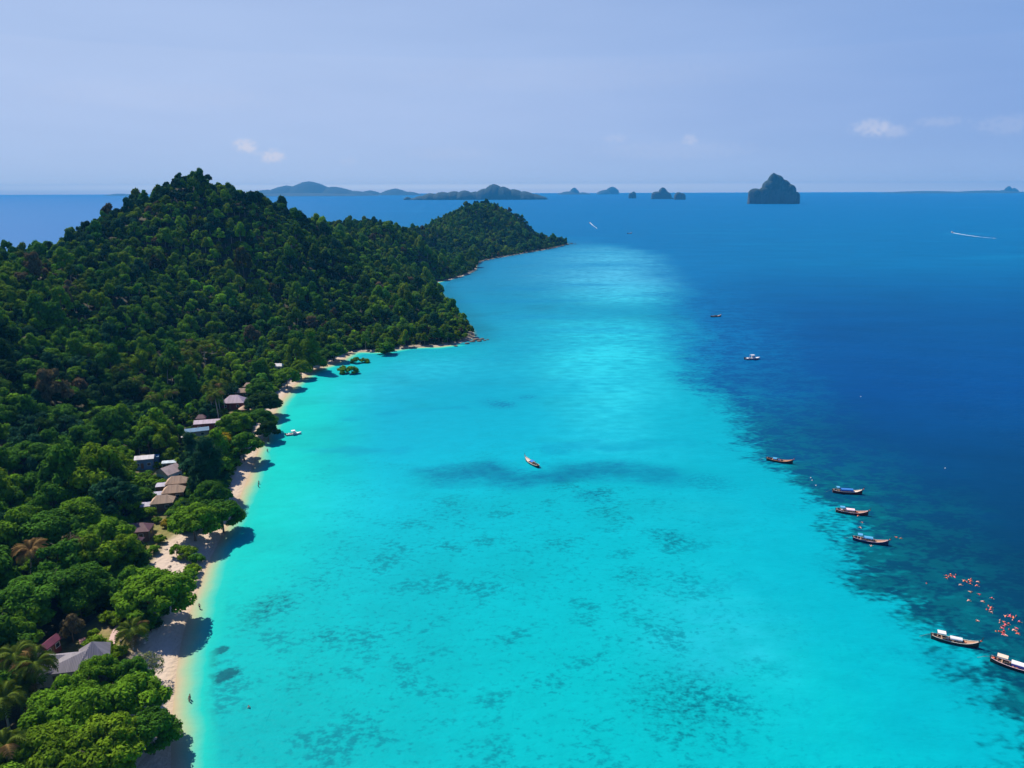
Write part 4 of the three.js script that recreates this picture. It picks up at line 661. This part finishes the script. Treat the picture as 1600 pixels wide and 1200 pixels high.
function ribbon(name, pts, width, m, label) {
  const c = new THREE.CatmullRomCurve3(pts.map(([x, y]) => G(x, y, 0))), n = 24, P = [], I = [];
  for (let i = 0; i <= n; i++) { const p = c.getPoint(i / n), t = c.getTangent(i / n), nx = -t.z, nz = t.x; for (const s of [-1, -0.3, 0.3, 1]) { const k = s * width * (0.5 + 0.12 * noise(i * 0.7, s * 3)), x = p.x + nx * k, z = p.z + nz * k; P.push(x, heightAt(x, z) + 0.14, z); } }
  for (let i = 0; i < n; i++) for (let j = 0; j < 3; j++) { const a = i * 4 + j; I.push(a, a + 1, a + 4, a + 1, a + 5, a + 4); }
  const g = new THREE.BufferGeometry(); g.setAttribute('position', new THREE.Float32BufferAttribute(P, 3)); g.setIndex(I); g.computeVertexNormals(); top(name, g, m, label, 'path', null, 'structure');
}
ribbon('path', [[128, 998], [131, 1006], [138, 1013], [152, 1017]], 1.3, mat(0.46, 0.24, 0.22), 'pink paved path curving beside the grey roof');
ribbon('path', [[187, 978], [181, 988], [176, 1000], [173, 1012]], 1.5, mat(0.48, 0.34, 0.32), 'pinkish sandy path beside the low palm');
// ---------------------------------------------------------------- boats
const PAINT = { hull: mat(0.035, 0.022, 0.02, 0.5), hullRed: mat(0.10, 0.018, 0.016, 0.5), black: mat(0.015, 0.015, 0.017, 0.5), wood: mat(0.34, 0.20, 0.13, 0.8), pale: mat(0.62, 0.50, 0.42, 0.8), rail: mat(0.72, 0.66, 0.58, 0.6), orange: mat(0.6, 0.22, 0.10, 0.6), white: mat(0.62, 0.62, 0.65, 0.5), cloth: mat(0.62, 0.62, 0.66, 0.9), blue: mat(0.02, 0.16, 0.50, 0.9), skyblue: mat(0.06, 0.30, 0.55, 0.9), violet: mat(0.16, 0.10, 0.42, 0.9), pink: mat(0.78, 0.55, 0.60, 0.9), inside: mat(0.10, 0.075, 0.06, 0.9), metal: mat(0.08, 0.085, 0.09, 0.4, { metalness: 0.6 }), ribbon: mat(0.55, 0.10, 0.05, 0.9), glass: mat(0.02, 0.03, 0.04, 0.1), navy: mat(0.02, 0.03, 0.09, 0.5) };
const LEN = 11.5, half = LEN / 2;
const beam = (s) => 1.22 * Math.pow(Math.max(0, 1 - Math.pow(Math.abs(s < 0 ? s * 0.86 : s), s < 0 ? 2.6 : 2.0)), s < 0 ? 0.7 : 0.85) + 0.03, sheer = (s) => 0.82 + (s > 0 ? 1.15 * Math.pow(s, 2.6) : 0.45 * Math.pow(-s, 2.2));
function hullGeometry() {                                                 // bow towards +x
  const n = 30, P = [], I = [], prof = [[1, 1], [0.97, 0.55], [0.85, 0.15], [0.55, -0.25], [0.02, -0.42]];
  for (let i = 0; i <= n; i++) { const s = -1 + 2 * i / n, x = s * half, b = beam(s), h = sheer(s), keel = -0.42 + 0.7 * Math.pow(Math.max(0, s), 4); const row = prof.map(([f, v]) => [x, v > 0 ? v * h : v / -0.42 * keel, f * b]); for (const p of row) P.push(...p); for (let k = prof.length - 1; k >= 0; k--) P.push(row[k][0], row[k][1], -row[k][2]); }
  const m = prof.length * 2;
  for (let i = 0; i < n; i++) for (let k = 0; k < m - 1; k++) { const a = i * m + k, b = a + 1, c = a + m, d = c + 1; I.push(a, b, c, b, d, c); }
  for (let k = 1; k < m - 2; k++) I.push(0, k + 1, k);
  const g = new THREE.BufferGeometry(); g.setAttribute('position', new THREE.Float32BufferAttribute(P, 3)); g.setIndex(I); g.computeVertexNormals(); return g;
}
function deckGeometry(s0, s1, drop, inset) { const n = 14, P = [], I = []; for (let i = 0; i <= n; i++) { const s = mix(s0, s1, i / n), b = Math.max(0.02, beam(s) * 0.96 - inset), y = sheer(s) - drop; P.push(s * half, y, b, s * half, y + 0.03, 0, s * half, y, -b); } for (let i = 0; i < n; i++) for (const k of [0, 1]) { const a = i * 3 + k; I.push(a, a + 3, a + 1, a + 1, a + 3, a + 4); } const g = new THREE.BufferGeometry(); g.setAttribute('position', new THREE.Float32BufferAttribute(P, 3)); g.setIndex(I); g.computeVertexNormals(); return g; }
const railGeometry = (side) => { const pts = []; for (let i = 0; i <= 24; i++) { const s = -0.98 + 1.94 * i / 24; pts.push(new THREE.Vector3(s * half, sheer(s) + 0.03, side * beam(s))); } return new THREE.TubeGeometry(new THREE.CatmullRomCurve3(pts), 40, 0.075, 6); };
function canopyGeometry(x0, x1, y, w, rise, skirt = 0.22) { const n = 10, P = [], I = [], add = (x, k) => { const t = k / n * 2 - 1, z = t * w, yy = y + rise * (1 - t * t); P.push(x, yy, z, x, yy - 0.05, z); }; for (const x of [x0, (x0 + x1) / 2, x1]) { P.push(x, y - skirt, -w, x, y - skirt, -w + 0.03); for (let k = 0; k <= n; k++) add(x, k); P.push(x, y - skirt, w, x, y - skirt, w - 0.03); } const m = (n + 3) * 2; for (let r = 0; r < 2; r++) for (let k = 0; k < n + 2; k++) { const a = r * m + k * 2, b = a + 2, c = a + m, d = c + 2; I.push(a, b, c, b, d, c, a + 1, c + 1, b + 1, b + 1, c + 1, d + 1); } const g = new THREE.BufferGeometry(); g.setAttribute('position', new THREE.Float32BufferAttribute(P, 3)); g.setIndex(I); g.computeVertexNormals(); return g; }
const HULL = hullGeometry(), RAILS = [railGeometry(1), railGeometry(-1)], BOWDECK = deckGeometry(0.34, 0.97, 0.10, 0.06), FLOOR = deckGeometry(-0.94, 0.36, 0.42, 0.10), STERNDECK = deckGeometry(-0.98, -0.7, 0.12, 0.06);
const PROW = tube([[half * 0.93, 1.2, 0], [half * 1.04, 2.0, 0], [half * 1.1, 2.9, 0], [half * 1.13, 3.5, 0]], 0.17, 0.05, 7, 10), STERNPOST = tube([[-half * 0.98, 0.7, 0], [-half * 1.03, 1.4, 0], [-half * 1.02, 1.75, 0]], 0.12, 0.06, 6, 6);
const BENCH = box(0.3, 0.06, 1.9, 0, 0, 0), SHAFT = tube([[-half * 0.9, 1.5, 0.1], [-half * 1.2, 1.0, 0.35], [-half * 1.5, 0.1, 0.7]], 0.05, 0.035, 6, 6), POSTG = new THREE.CylinderGeometry(0.04, 0.04, 1, 6);
const RIBBON = new THREE.TorusGeometry(0.2, 0.09, 6, 10).rotateX(Math.PI / 2).translate(half * 1.06, 2.25, 0), ENGINE = mergeGeometries([box(0.9, 0.5, 0.5, 0, 0, 0), box(0.5, 0.3, 0.4, -0.1, 0.38, 0), new THREE.CylinderGeometry(0.12, 0.12, 0.5, 8).translate(0.25, 0.4, 0.1)].map((g) => g.index ? g.toNonIndexed() : g));
function place(t, stern, bow, y = 0) { const a = at(...stern), b = at(...bow); t.position.set((a.x + b.x) / 2, y, (a.z + b.z) / 2); t.rotation.y = Math.atan2(-(b.z - a.z), b.x - a.x); return a.distanceTo(b); }
function longtail(stern, bow, { hull = PAINT.hull, rail = PAINT.rail, deck = PAINT.wood, main, back, mainMat = PAINT.blue, backMat, skirt, gear = [] }, label, group) {
  const t = thing('longtail_boat', label, 'boat', null, 0, group), d = place(t, stern, bow); t.scale.setScalar(clamp(d / LEN, 0.82, 1.2));
  part('hull', HULL, hull, t); part('floor', FLOOR, PAINT.inside, t); part('bow_deck', BOWDECK, deck, t); part('stern_deck', STERNDECK, PAINT.wood, t);
  for (const r of RAILS) part('rail', r, rail, t);
  const pr = part('prow', PROW, PAINT.black, t); part('ribbon', RIBBON, PAINT.ribbon, pr); part('sternpost', STERNPOST, PAINT.black, t);
  for (const s of [-0.55, -0.25, 0.05, 0.3]) { const b = part('bench', BENCH, PAINT.wood, t); b.position.set(s * half, sheer(s) - 0.12, 0); b.scale.z = beam(s); }
  const e = part('engine', ENGINE, PAINT.metal, t); e.position.set(-half * 0.84, 1.15, 0); part('propeller_shaft', SHAFT, PAINT.metal, t);
  const roof = (s0, s1, y, w, rise, m, sk) => { part('canopy', canopyGeometry(s0 * half, s1 * half, y, w, rise, sk), m, t); for (const s of [s0 + 0.03, s1 - 0.03]) for (const z of [-1, 1]) { const p = part('post', POSTG, PAINT.wood, t), y0 = sheer(s) - 0.1; p.position.set(s * half, (y0 + y) / 2, z * Math.min(w - 0.06, beam(s) * 0.92)); p.scale.y = y - y0; } };
  if (main) roof(main[0], main[1], main[2] ?? 1.75, main[3] ?? 0.98, 0.32, mainMat, skirt);
  if (back) roof(back[0], back[1], back[2] ?? 2.3, back[3] ?? 0.9, 0.12, backMat ?? mainMat, 0.1);
  for (const [s, z, w, h, m] of gear) part('bundle', stone(s * 9 + z, 0.8).scale(w, h, w), m, t).position.set(s * half, sheer(s) + h * 0.4 - 0.05, z);
  return t;
}
const P_ = PAINT;
longtail([841, 731], [821, 719], { main: [-0.35, 0.05, 1.7], mainMat: P_.blue, deck: P_.pale, rail: P_.rail, gear: [[-0.6, 0, 0.5, 0.5, P_.black], [0.2, 0.2, 0.4, 0.3, P_.orange]] }, 'wooden longtail boat with blue awning alone over the dark seagrass streak');
longtail([1202, 719.5], [1234, 724], { main: [-0.5, -0.2, 1.5], mainMat: P_.skyblue, rail: P_.orange, gear: [[-0.05, 0, 0.5, 0.35, P_.blue], [-0.7, 0, 0.5, 0.5, P_.black]] }, 'dark open longtail boat at the reef edge, farthest of the moored row');
longtail([1301, 769], [1347, 772], { main: [-0.52, 0.36, 1.7], mainMat: P_.blue, back: [-0.78, -0.55, 2.5], backMat: P_.skyblue, deck: P_.pale, hull: P_.hullRed, skirt: 0.5, gear: [[-0.86, 0.2, 0.4, 0.5, P_.black]] }, 'longtail boat with one long blue awning at the reef edge');
longtail([1310, 800], [1352, 805], { main: [-0.42, 0.15, 1.7], mainMat: P_.pink, back: [-0.75, -0.45, 2.4], backMat: P_.skyblue, deck: P_.wood, hull: P_.hullRed, rail: P_.pink, gear: [[0.3, 0.3, 0.3, 0.35, P_.ribbon], [-0.6, -0.3, 0.4, 0.4, P_.white]] }, 'longtail boat with pale pink awning below the long blue awning boat');
longtail([1335, 843.5], [1385, 851.5], { main: [-0.42, 0.12, 1.8], mainMat: P_.skyblue, back: [-0.74, -0.46, 2.5], backMat: P_.skyblue, deck: P_.wood, hull: P_.navy, rail: P_.pink, gear: [[-0.86, 0, 0.4, 0.5, P_.black]] }, 'longtail boat with bright sky blue awnings and tan bow deck');
longtail([1461, 998], [1522, 1011], { main: [-0.22, 0.3, 1.55, 0.8], mainMat: P_.cloth, back: [-0.76, -0.4, 2.5], backMat: P_.cloth, deck: P_.wood, rail: P_.rail, gear: [[0.42, 0.2, 0.35, 0.25, P_.orange], [0.36, -0.2, 0.3, 0.25, P_.black], [-0.3, 0, 0.45, 0.35, P_.pale]] }, 'black longtail boat with two white awnings at the edge of the shallows');
longtail([1553, 1034], [1622, 1056], { main: [-0.2, 0.34, 1.75], mainMat: P_.cloth, back: [-0.76, -0.34, 2.5], backMat: P_.pale, deck: P_.wood, rail: P_.pink, skirt: 0.1, gear: [[-0.86, 0.2, 0.35, 0.35, P_.ribbon], [0.05, 0.9, 0.25, 0.25, P_.ribbon], [-0.1, 0.9, 0.25, 0.22, P_.orange]] }, 'longtail boat with white awning over violet cloth, cut by the right edge').add((() => { const m = new THREE.Mesh(box(3.0, 0.55, 0.05, 0.38, 1.4, 0.97), P_.violet); m.name = 'side_cloth'; return m; })());
longtail([1111, 495.5], [1126, 494.5], { main: [-0.3, 0.1, 1.5], mainMat: P_.black }, 'small dark longtail boat far out in deep water above the white motorboat');
longtail([979, 365.2], [988, 364.8], {}, 'tiny dark longtail boat on the far pale shoal');

function speedboat(stern, bow, { stripe = PAINT.navy, top: roofed = true }, label) {
  const t = thing('motorboat', label, 'boat'), d = place(t, stern, bow), L = 8.5, h = L / 2; t.scale.setScalar(clamp(d / L, 0.75, 1.35));
  const n = 20, P = [], I = [], bm = (s) => 1.25 * Math.pow(Math.max(0, 1 - Math.pow(Math.max(0, s), 2.6)), 0.8) + 0.02, sh = (s) => 0.85 + 0.35 * Math.max(0, s) ** 2;
  for (let i = 0; i <= n; i++) { const s = -1 + 2 * i / n, b = bm(s), y = sh(s); const row = [[s * h, y, b], [s * h * 0.98, 0.3, b * 0.9], [s * h * 0.95, -0.3, 0.02]]; for (const p of row) P.push(...p); for (let k = 2; k >= 0; k--) P.push(row[k][0], row[k][1], -row[k][2]); }
  for (let i = 0; i < n; i++) for (let k = 0; k < 5; k++) { const a = i * 6 + k, b = a + 1, c = a + 6, e = c + 1; I.push(a, b, c, b, e, c); } for (let k = 1; k < 4; k++) I.push(0, k + 1, k);
  const g = new THREE.BufferGeometry(); g.setAttribute('position', new THREE.Float32BufferAttribute(P, 3)); g.setIndex(I); g.computeVertexNormals(); part('hull', g, PAINT.white, t);
  const deck = (s0, s1, drop) => { const p = [], q = []; for (let i = 0; i <= 10; i++) { const s = mix(s0, s1, i / 10), b = bm(s) * 0.97; p.push(s * h, sh(s) - drop, b, s * h, sh(s) - drop, -b); } for (let i = 0; i < 10; i++) { const a = i * 2; q.push(a, a + 2, a + 1, a + 1, a + 2, a + 3); } const x = new THREE.BufferGeometry(); x.setAttribute('position', new THREE.Float32BufferAttribute(p, 3)); x.setIndex(q); x.computeVertexNormals(); return x; };
  part('bow_deck', deck(0.2, 0.98, 0.03), PAINT.white, t); part('cockpit_floor', deck(-0.97, 0.2, 0.5), PAINT.pale, t);
  for (const z of [-1, 1]) { const pts = []; for (let i = 0; i <= 16; i++) { const s = -0.98 + 1.9 * i / 16; pts.push(new THREE.Vector3(s * h * 0.985, 0.42, z * (bm(s) * 0.93 + 0.02))); } part('stripe', new THREE.TubeGeometry(new THREE.CatmullRomCurve3(pts), 24, 0.1, 5), stripe, t); }
  part('cabin', mergeGeometries([box(1.9, 0.75, 1.5, 0.5, 1.05, 0), box(1.0, 0.5, 1.2, 0.15, 1.55, 0)]), PAINT.white, t); const ws = part('windshield', box(0.07, 0.55, 1.25, 0, 0, 0), PAINT.glass, t); ws.position.set(0.82, 1.65, 0); ws.rotation.z = 0.5;
  if (roofed) { part('roof', canopyGeometry(-1.3, 0.9, 2.45, 1.05, 0.1, 0.06), PAINT.white, t); for (const x of [-1.2, 0.7]) for (const z of [-0.9, 0.9]) { const p = part('post', POSTG, PAINT.white, t); p.position.set(x, 1.6, z); p.scale.y = 1.7; } }
  for (const z of [-0.4, 0.4]) part('outboard_engine', mergeGeometries([box(0.45, 0.6, 0.4, -h - 0.15, 1.05, z), box(0.25, 0.9, 0.2, -h - 0.15, 0.4, z)]), PAINT.black, t);
  part('seat', box(0.5, 0.5, 1.6, -2.6, 0.75, 0), PAINT.cloth, t);
  return t;
}
speedboat([1164, 562], [1187, 561], {}, 'white motorboat with hard top anchored in deep blue water');
speedboat([451, 680], [467, 678], { stripe: PAINT.white }, 'white moored motorboat in the shallows beside the beach trees');
const FOAM = mat(0.78, 0.82, 0.86, 0.95);
function wake(points, w0, w1, label) {
  const c = new THREE.CatmullRomCurve3(points.map(([x, y]) => at(x, y))), n = 40, P = [], I = [], r = rng(9);
  for (let i = 0; i <= n; i++) { const p = c.getPoint(i / n), t = c.getTangent(i / n), w = mix(w0, w1, i / n) * (0.6 + 0.7 * r()); for (const s of [-1, 1]) P.push(p.x - t.z * w * s, 0.12, p.z + t.x * w * s); }
  for (let i = 0; i < n; i++) if (i < 12 || r() > (i - 12) / 60) { const a = i * 2; I.push(a, a + 1, a + 2, a + 1, a + 3, a + 2); }
  const g = new THREE.BufferGeometry(); g.setAttribute('position', new THREE.Float32BufferAttribute(P, 3)); g.setIndex(I); g.computeVertexNormals(); top('wake', g, FOAM, label, 'wake');
}
speedboat([1491, 364.2], [1484, 362.6], { roofed: false }, 'speeding white motorboat trailing foam far out at the right');
wake([[1489, 363.8], [1505, 366.6], [1525, 369.5], [1545, 371.6], [1556, 372.6]], 1.6, 0.9, 'white foam wake behind the speeding motorboat at the right');
speedboat([924, 351], [919, 346.6], {}, 'tiny speeding motorboat beyond the headland tip');
wake([[922, 347.8], [924, 350], [928, 353.4], [933, 357]], 0.8, 0.5, 'short foam wake beyond the headland tip');
// ---- buoys
const BUOY = new THREE.LatheGeometry([[0, -0.3], [0.3, -0.2], [0.38, 0.05], [0.3, 0.3], [0.12, 0.42], [0.1, 0.55], [0, 0.58]].map(([x, y]) => new THREE.Vector2(x, y)), 12);
for (const [px, py, l] of [[1267, 747, 'white mooring buoy left of the long blue awning boat, uppermost of three'], [1269, 751, 'white mooring buoy left of the long blue awning boat, middle of three'], [1275, 759, 'white mooring buoy left of the long blue awning boat, lowest of three'], [1477, 732, 'white buoy alone in deep water at the right'], [1345, 620, 'tiny pale buoy in deep water right of the white motorboat']]) { const o = top('buoy', BUOY, PAINT.white, l, 'buoy'), p = at(px, py); o.position.set(p.x, 0.05, p.z); o.scale.setScalar(0.6); }

// ---------------------------------------------------------------- people: snorkelers and bathers
function bodyGeometry(bones, span, centre, res) {                          // bones: [ax, ay, az, ar, bx, by, bz, br]; one smooth surface
  const mc = new MarchingCubes(res, PAINT.white, false, false, 60000), hs = res / 2, k = 0.035;
  for (let z = 0; z < res; z++) for (let y = 0; y < res; y++) for (let x = 0; x < res; x++) {
    const X = (x - hs) / hs * span + centre[0], Y = (y - hs) / hs * span + centre[1], Z = (z - hs) / hs * span + centre[2]; let d = 1e9;
    for (const [ax, ay, az, ar, bx, by, bz, br] of bones) { const ex = bx - ax, ey = by - ay, ez = bz - az, t = clamp(((X - ax) * ex + (Y - ay) * ey + (Z - az) * ez) / (ex * ex + ey * ey + ez * ez + 1e-9)), q = Math.hypot(X - ax - ex * t, Y - ay - ey * t, Z - az - ez * t) - mix(ar, br, t), h = clamp(0.5 + 0.5 * (d - q) / k); d = mix(d, q, h) - k * h * (1 - h); }
    mc.field[x + y * res + z * res * res] = -d;
  }
  mc.isolation = 0; mc.update();
  const n = mc.count, p = new Float32Array(n * 3); for (let i = 0; i < n; i++) for (let c = 0; c < 3; c++) p[i * 3 + c] = mc.positionArray[i * 3 + c] * span + centre[c];
  let g = new THREE.BufferGeometry(); g.setAttribute('position', new THREE.BufferAttribute(p, 3)); g = mergeVertices(g, 1e-4); g.computeVertexNormals(); return g;
}
const limb = (pts, rs) => pts.slice(1).map((b, i) => [...pts[i], rs[i], ...b, rs[i + 1]]);
function fingers(hx, hy, hz, dx, dy, dz) { const o = []; for (let i = -2; i < 3; i++) { const l = i === 2 ? 0.05 : 0.075 - 0.008 * Math.abs(i), w = i * 0.018, sx = -dz * w, sz = dx * w; o.push([hx + sx, hy, hz + sz, 0.010, hx + sx * 1.25 + dx * l, hy + dy * l, hz + sz * 1.25 + dz * l, 0.008]); } return o; }
// lying face down, head towards +x, at the surface
const PRONE = bodyGeometry([...limb([[0.62, 0.05, 0], [0.45, 0.06, 0]], [0.10, 0.06]), [0.63, 0.03, 0, 0.105, 0.70, 0.02, 0, 0.085], [0.73, -0.04, 0, 0.025, 0.75, -0.06, 0, 0.02], ...limb([[0.42, 0.05, 0], [0.15, 0.03, 0], [-0.1, 0, 0]], [0.14, 0.135, 0.15]), [0.38, 0.05, -0.15, 0.08, 0.38, 0.05, 0.15, 0.08],
  ...limb([[-0.12, -0.02, 0.09], [-0.5, -0.08, 0.13], [-0.88, -0.05, 0.15], [-1.02, -0.06, 0.15]], [0.09, 0.065, 0.04, 0.03]), ...limb([[-0.12, -0.02, -0.09], [-0.5, -0.12, -0.16], [-0.86, -0.15, -0.19], [-1.0, -0.16, -0.19]], [0.09, 0.065, 0.04, 0.03]),
  ...limb([[0.38, 0.05, 0.2], [0.5, 0, 0.42], [0.72, -0.03, 0.5]], [0.055, 0.042, 0.032]), ...limb([[0.38, 0.05, -0.2], [0.46, 0, -0.44], [0.66, -0.03, -0.56]], [0.055, 0.042, 0.032]), ...fingers(0.74, -0.03, 0.51, 0.94, -0.1, 0.3), ...fingers(0.68, -0.03, -0.57, 0.94, -0.1, -0.3)], 1.15, [-0.15, 0, 0], 84);
// upright in the water or on the sand
const STAND = bodyGeometry([[0, 1.58, 0, 0.10, 0, 1.66, 0.01, 0.095], [0, 1.58, 0.10, 0.02, 0, 1.56, 0.115, 0.018], ...limb([[0, 1.5, 0], [0, 1.42, 0]], [0.055, 0.06]), ...limb([[0, 1.34, 0], [0, 1.12, 0.01], [0, 0.92, 0]], [0.14, 0.12, 0.145]), [-0.15, 1.38, 0, 0.075, 0.15, 1.38, 0, 0.075],
  ...limb([[0.09, 0.88, 0], [0.11, 0.48, 0.03], [0.12, 0.08, -0.02], [0.13, 0.04, 0.12]], [0.09, 0.06, 0.04, 0.032]), ...limb([[-0.09, 0.88, 0], [-0.13, 0.48, 0.05], [-0.14, 0.08, 0], [-0.15, 0.04, 0.14]], [0.09, 0.06, 0.04, 0.032]),
  ...limb([[0.2, 1.36, 0], [0.31, 1.1, 0.02], [0.36, 0.88, 0.12]], [0.055, 0.042, 0.032]), ...limb([[-0.2, 1.36, 0], [-0.33, 1.12, 0.02], [-0.34, 0.9, 0.16]], [0.055, 0.042, 0.032]), ...fingers(0.365, 0.84, 0.15, 0.1, -0.9, 0.35), ...fingers(-0.34, 0.86, 0.19, 0.05, -0.9, 0.35)], 1.0, [0, 0.9, 0.03], 84);
const VEST = bodyGeometry([[0.40, 0.09, 0, 0.17, 0.02, 0.06, 0, 0.165], [0.42, 0.1, -0.11, 0.09, 0.42, 0.1, 0.11, 0.09]], 0.5, [0.22, 0.06, 0], 36), VESTUP = bodyGeometry([[0, 1.38, 0, 0.165, 0, 1.04, 0.01, 0.165], [-0.1, 1.42, 0, 0.09, 0.1, 1.42, 0, 0.09]], 0.5, [0, 1.22, 0], 36);
const HAIR = new THREE.SphereGeometry(0.112, 14, 10, 0, 6.2832, 0, 1.7), MASK = new THREE.TorusGeometry(0.1, 0.022, 6, 14), SNORKEL = tube([[0, 0, 0], [0.02, 0.12, 0], [-0.04, 0.32, 0.02]], 0.018, 0.018, 6, 6), TRUNKS = bodyGeometry([[0, 0.95, 0, 0.155, 0, 0.86, 0, 0.16], [0.09, 0.84, 0, 0.105, 0.11, 0.64, 0.02, 0.09], [-0.09, 0.84, 0, 0.105, -0.12, 0.64, 0.03, 0.09]], 0.4, [0, 0.8, 0], 36);
const SKIN = [mat(0.42, 0.24, 0.16, 0.6), mat(0.30, 0.16, 0.10, 0.6), mat(0.55, 0.36, 0.27, 0.6)], VESTS = [mat(0.85, 0.10, 0.07, 0.8), mat(0.85, 0.20, 0.10, 0.8), mat(0.80, 0.10, 0.16, 0.8), mat(0.85, 0.42, 0.36, 0.8)], HAIRM = mat(0.02, 0.015, 0.012, 0.7), SHORTS = [mat(0.02, 0.03, 0.10), mat(0.03, 0.03, 0.03), mat(0.3, 0.03, 0.03)];
let nth = 0; const pr = rng(17);
function swimmer(px, py, label, group, { vest = Math.floor(pr() * 3.6), up = false, dx = 0, dz = 0 } = {}) {
  const p = at(px, py), t = thing('person', label, 'person', new THREE.Vector3(p.x + dx, 0, p.z + dz), pr() * 6.28, group), i = nth++;
  if (up) {
    t.position.y = -1.12; part('body', STAND, SKIN[i % 3], t); part('hair', HAIR, HAIRM, t).position.set(0, 1.65, -0.015); part('life_vest', VESTUP, VESTS[vest], t); const m = part('mask', MASK, PAINT.black, t); m.position.set(0, 1.64, 0.02); m.rotation.x = Math.PI / 2;
  } else {
    t.position.y = -0.03; t.rotation.order = 'YXZ'; t.rotation.z = 0.2; part('body', PRONE, SKIN[i % 3], t); const h = part('hair', HAIR, HAIRM, t); h.position.set(0.66, 0.04, 0); h.rotation.z = -0.5; if (vest >= 0) part('life_vest', VEST, VESTS[vest], t); const m = part('mask', MASK, PAINT.black, t); m.position.set(0.68, 0.02, 0); m.rotation.y = 1.3; part('snorkel', SNORKEL, VESTS[1], m).position.set(0, 0, 0.1);
  }
  t.scale.setScalar(0.9); return t;
}
const cluster = (px, py, n, where) => { const g = 'snorkelers in the ' + where; for (let i = 0; i < n; i++) { const a = i / n * 6.28 + pr(), r = i ? 0.9 + 0.5 * pr() : 0; swimmer(px, py, 'snorkeler in red life vest, ' + where, g, { dx: Math.cos(a) * r * 1.2, dz: Math.sin(a) * r, up: i % 3 === 2 }); } };
cluster(1487, 900, 6, 'topmost tight cluster beyond the reef'); cluster(1515.6, 908.7, 6, 'second tight cluster, right of the topmost one'); cluster(1583.7, 966, 6, 'tight cluster nearest the right edge of the picture'); cluster(1570, 975.4, 4, 'row of vests just left of the right edge cluster'); cluster(1568.5, 989, 4, 'lowest cluster above the cut off boat'); cluster(1589, 986, 4, 'small red cluster touching the right edge'); cluster(1547.7, 950.3, 3, 'trio at the centre of the swimming group');
for (const [px, py, l, o] of [[1480, 903, 'snorkeler in red vest just left of the topmost cluster', {}], [1447.6, 912, 'lone snorkeler in red vest farthest left of the group', { up: true }], [1499, 914, 'snorkeler without vest stretched out below the topmost cluster', { vest: -1 }], [1507.7, 907, 'pale snorkeler half under water left of the second cluster', { vest: -1 }], [1526, 909, 'snorkeler in pinkish vest right of the second cluster', { vest: 3 }], [1524.6, 915.4, 'snorkeler in red vest below the second cluster', { vest: 0 }], [1514, 924, 'pale snorkeler without vest below the second cluster', { vest: -1 }], [1531.7, 929, 'snorkeler in dark red vest above the middle of the group', { vest: 2 }], [1550, 934, 'snorkeler alone on the deep water side of the group', { vest: 2 }], [1512, 938.7, 'snorkeler in pinkish vest kicking, left of the middle', { vest: 3 }], [1533.4, 939.6, 'snorkeler in pale pink vest in the middle of the group', { vest: 3 }], [1541.8, 952.9, 'snorkeler in red vest left of the trio', { up: true }], [1550, 956.5, 'snorkeler in pale vest right below the trio', { vest: 3 }], [1529.7, 970.9, 'lone snorkeler in pinkish vest over the dark reef left of the lower clusters', { vest: 3 }], [1570.7, 963.8, 'snorkeler in red vest left of the right edge cluster', {}], [1562.5, 969.7, 'snorkeler in red vest at the left end of the lower group', { up: true }], [1576.4, 974, 'snorkeler stretched out in red vest right of the row', { vest: 1 }], [1567.7, 982.4, 'snorkeler in dark red vest above the lowest cluster', { vest: 2 }], [1561, 987, 'snorkeler in red vest left of the lowest cluster', { up: true }], [1574, 993.8, 'snorkeler in pinkish vest right below the lowest cluster', { vest: 3 }], [1582.3, 985, 'snorkeler in pinkish vest left of the edge cluster', { vest: 3 }], [1402, 840, 'swimmer in orange vest off the bow of the sky blue awning boat', { vest: 1 }], [1406, 841.5, 'swimmer without vest beside the one in orange vest', { vest: -1 }], [1361, 853.5, 'swimmer without vest alongside the sky blue awning boat', { vest: -1 }], [1340, 806.5, 'swimmer in orange vest alongside the pink awning boat', { vest: 1 }], [1348, 816.5, 'swimmer in pinkish vest between the pink and sky blue awning boats', { vest: 3 }], [1345.5, 825, 'swimmer without vest right above the sky blue awning boat', { vest: -1 }]]) swimmer(px, py, l, null, o);
for (const [px, py, depth, l] of [[312, 951, 0.25, 'person standing in ankle deep water off the large domed tree'], [297.5, 1093, 0.4, 'bather wading off the beach at the lower left'], [296, 1096, 0.45, 'bather wading close behind another at the lower left'], [404.5, 756, 0.5, 'person wading in the shallows right of the casuarinas'], [404, 761, 0.4, 'person wading nearer the camera right of the casuarinas'], [389, 1106, 1.1, 'person chest deep in turquoise water off the lower beach'], [418, 706, 0.4, 'person wading near the yellow crowned tree']]) {
  const p = at(px, py), i = nth++, t = thing('person', l, 'person', new THREE.Vector3(p.x, -depth, p.z), pr() * 6.28); part('body', STAND, SKIN[i % 3], t); part('shorts', TRUNKS, SHORTS[i % 3], t); part('hair', HAIR, HAIRM, t).position.set(0, 1.65, -0.015);
}
renderer.render(scene, camera);
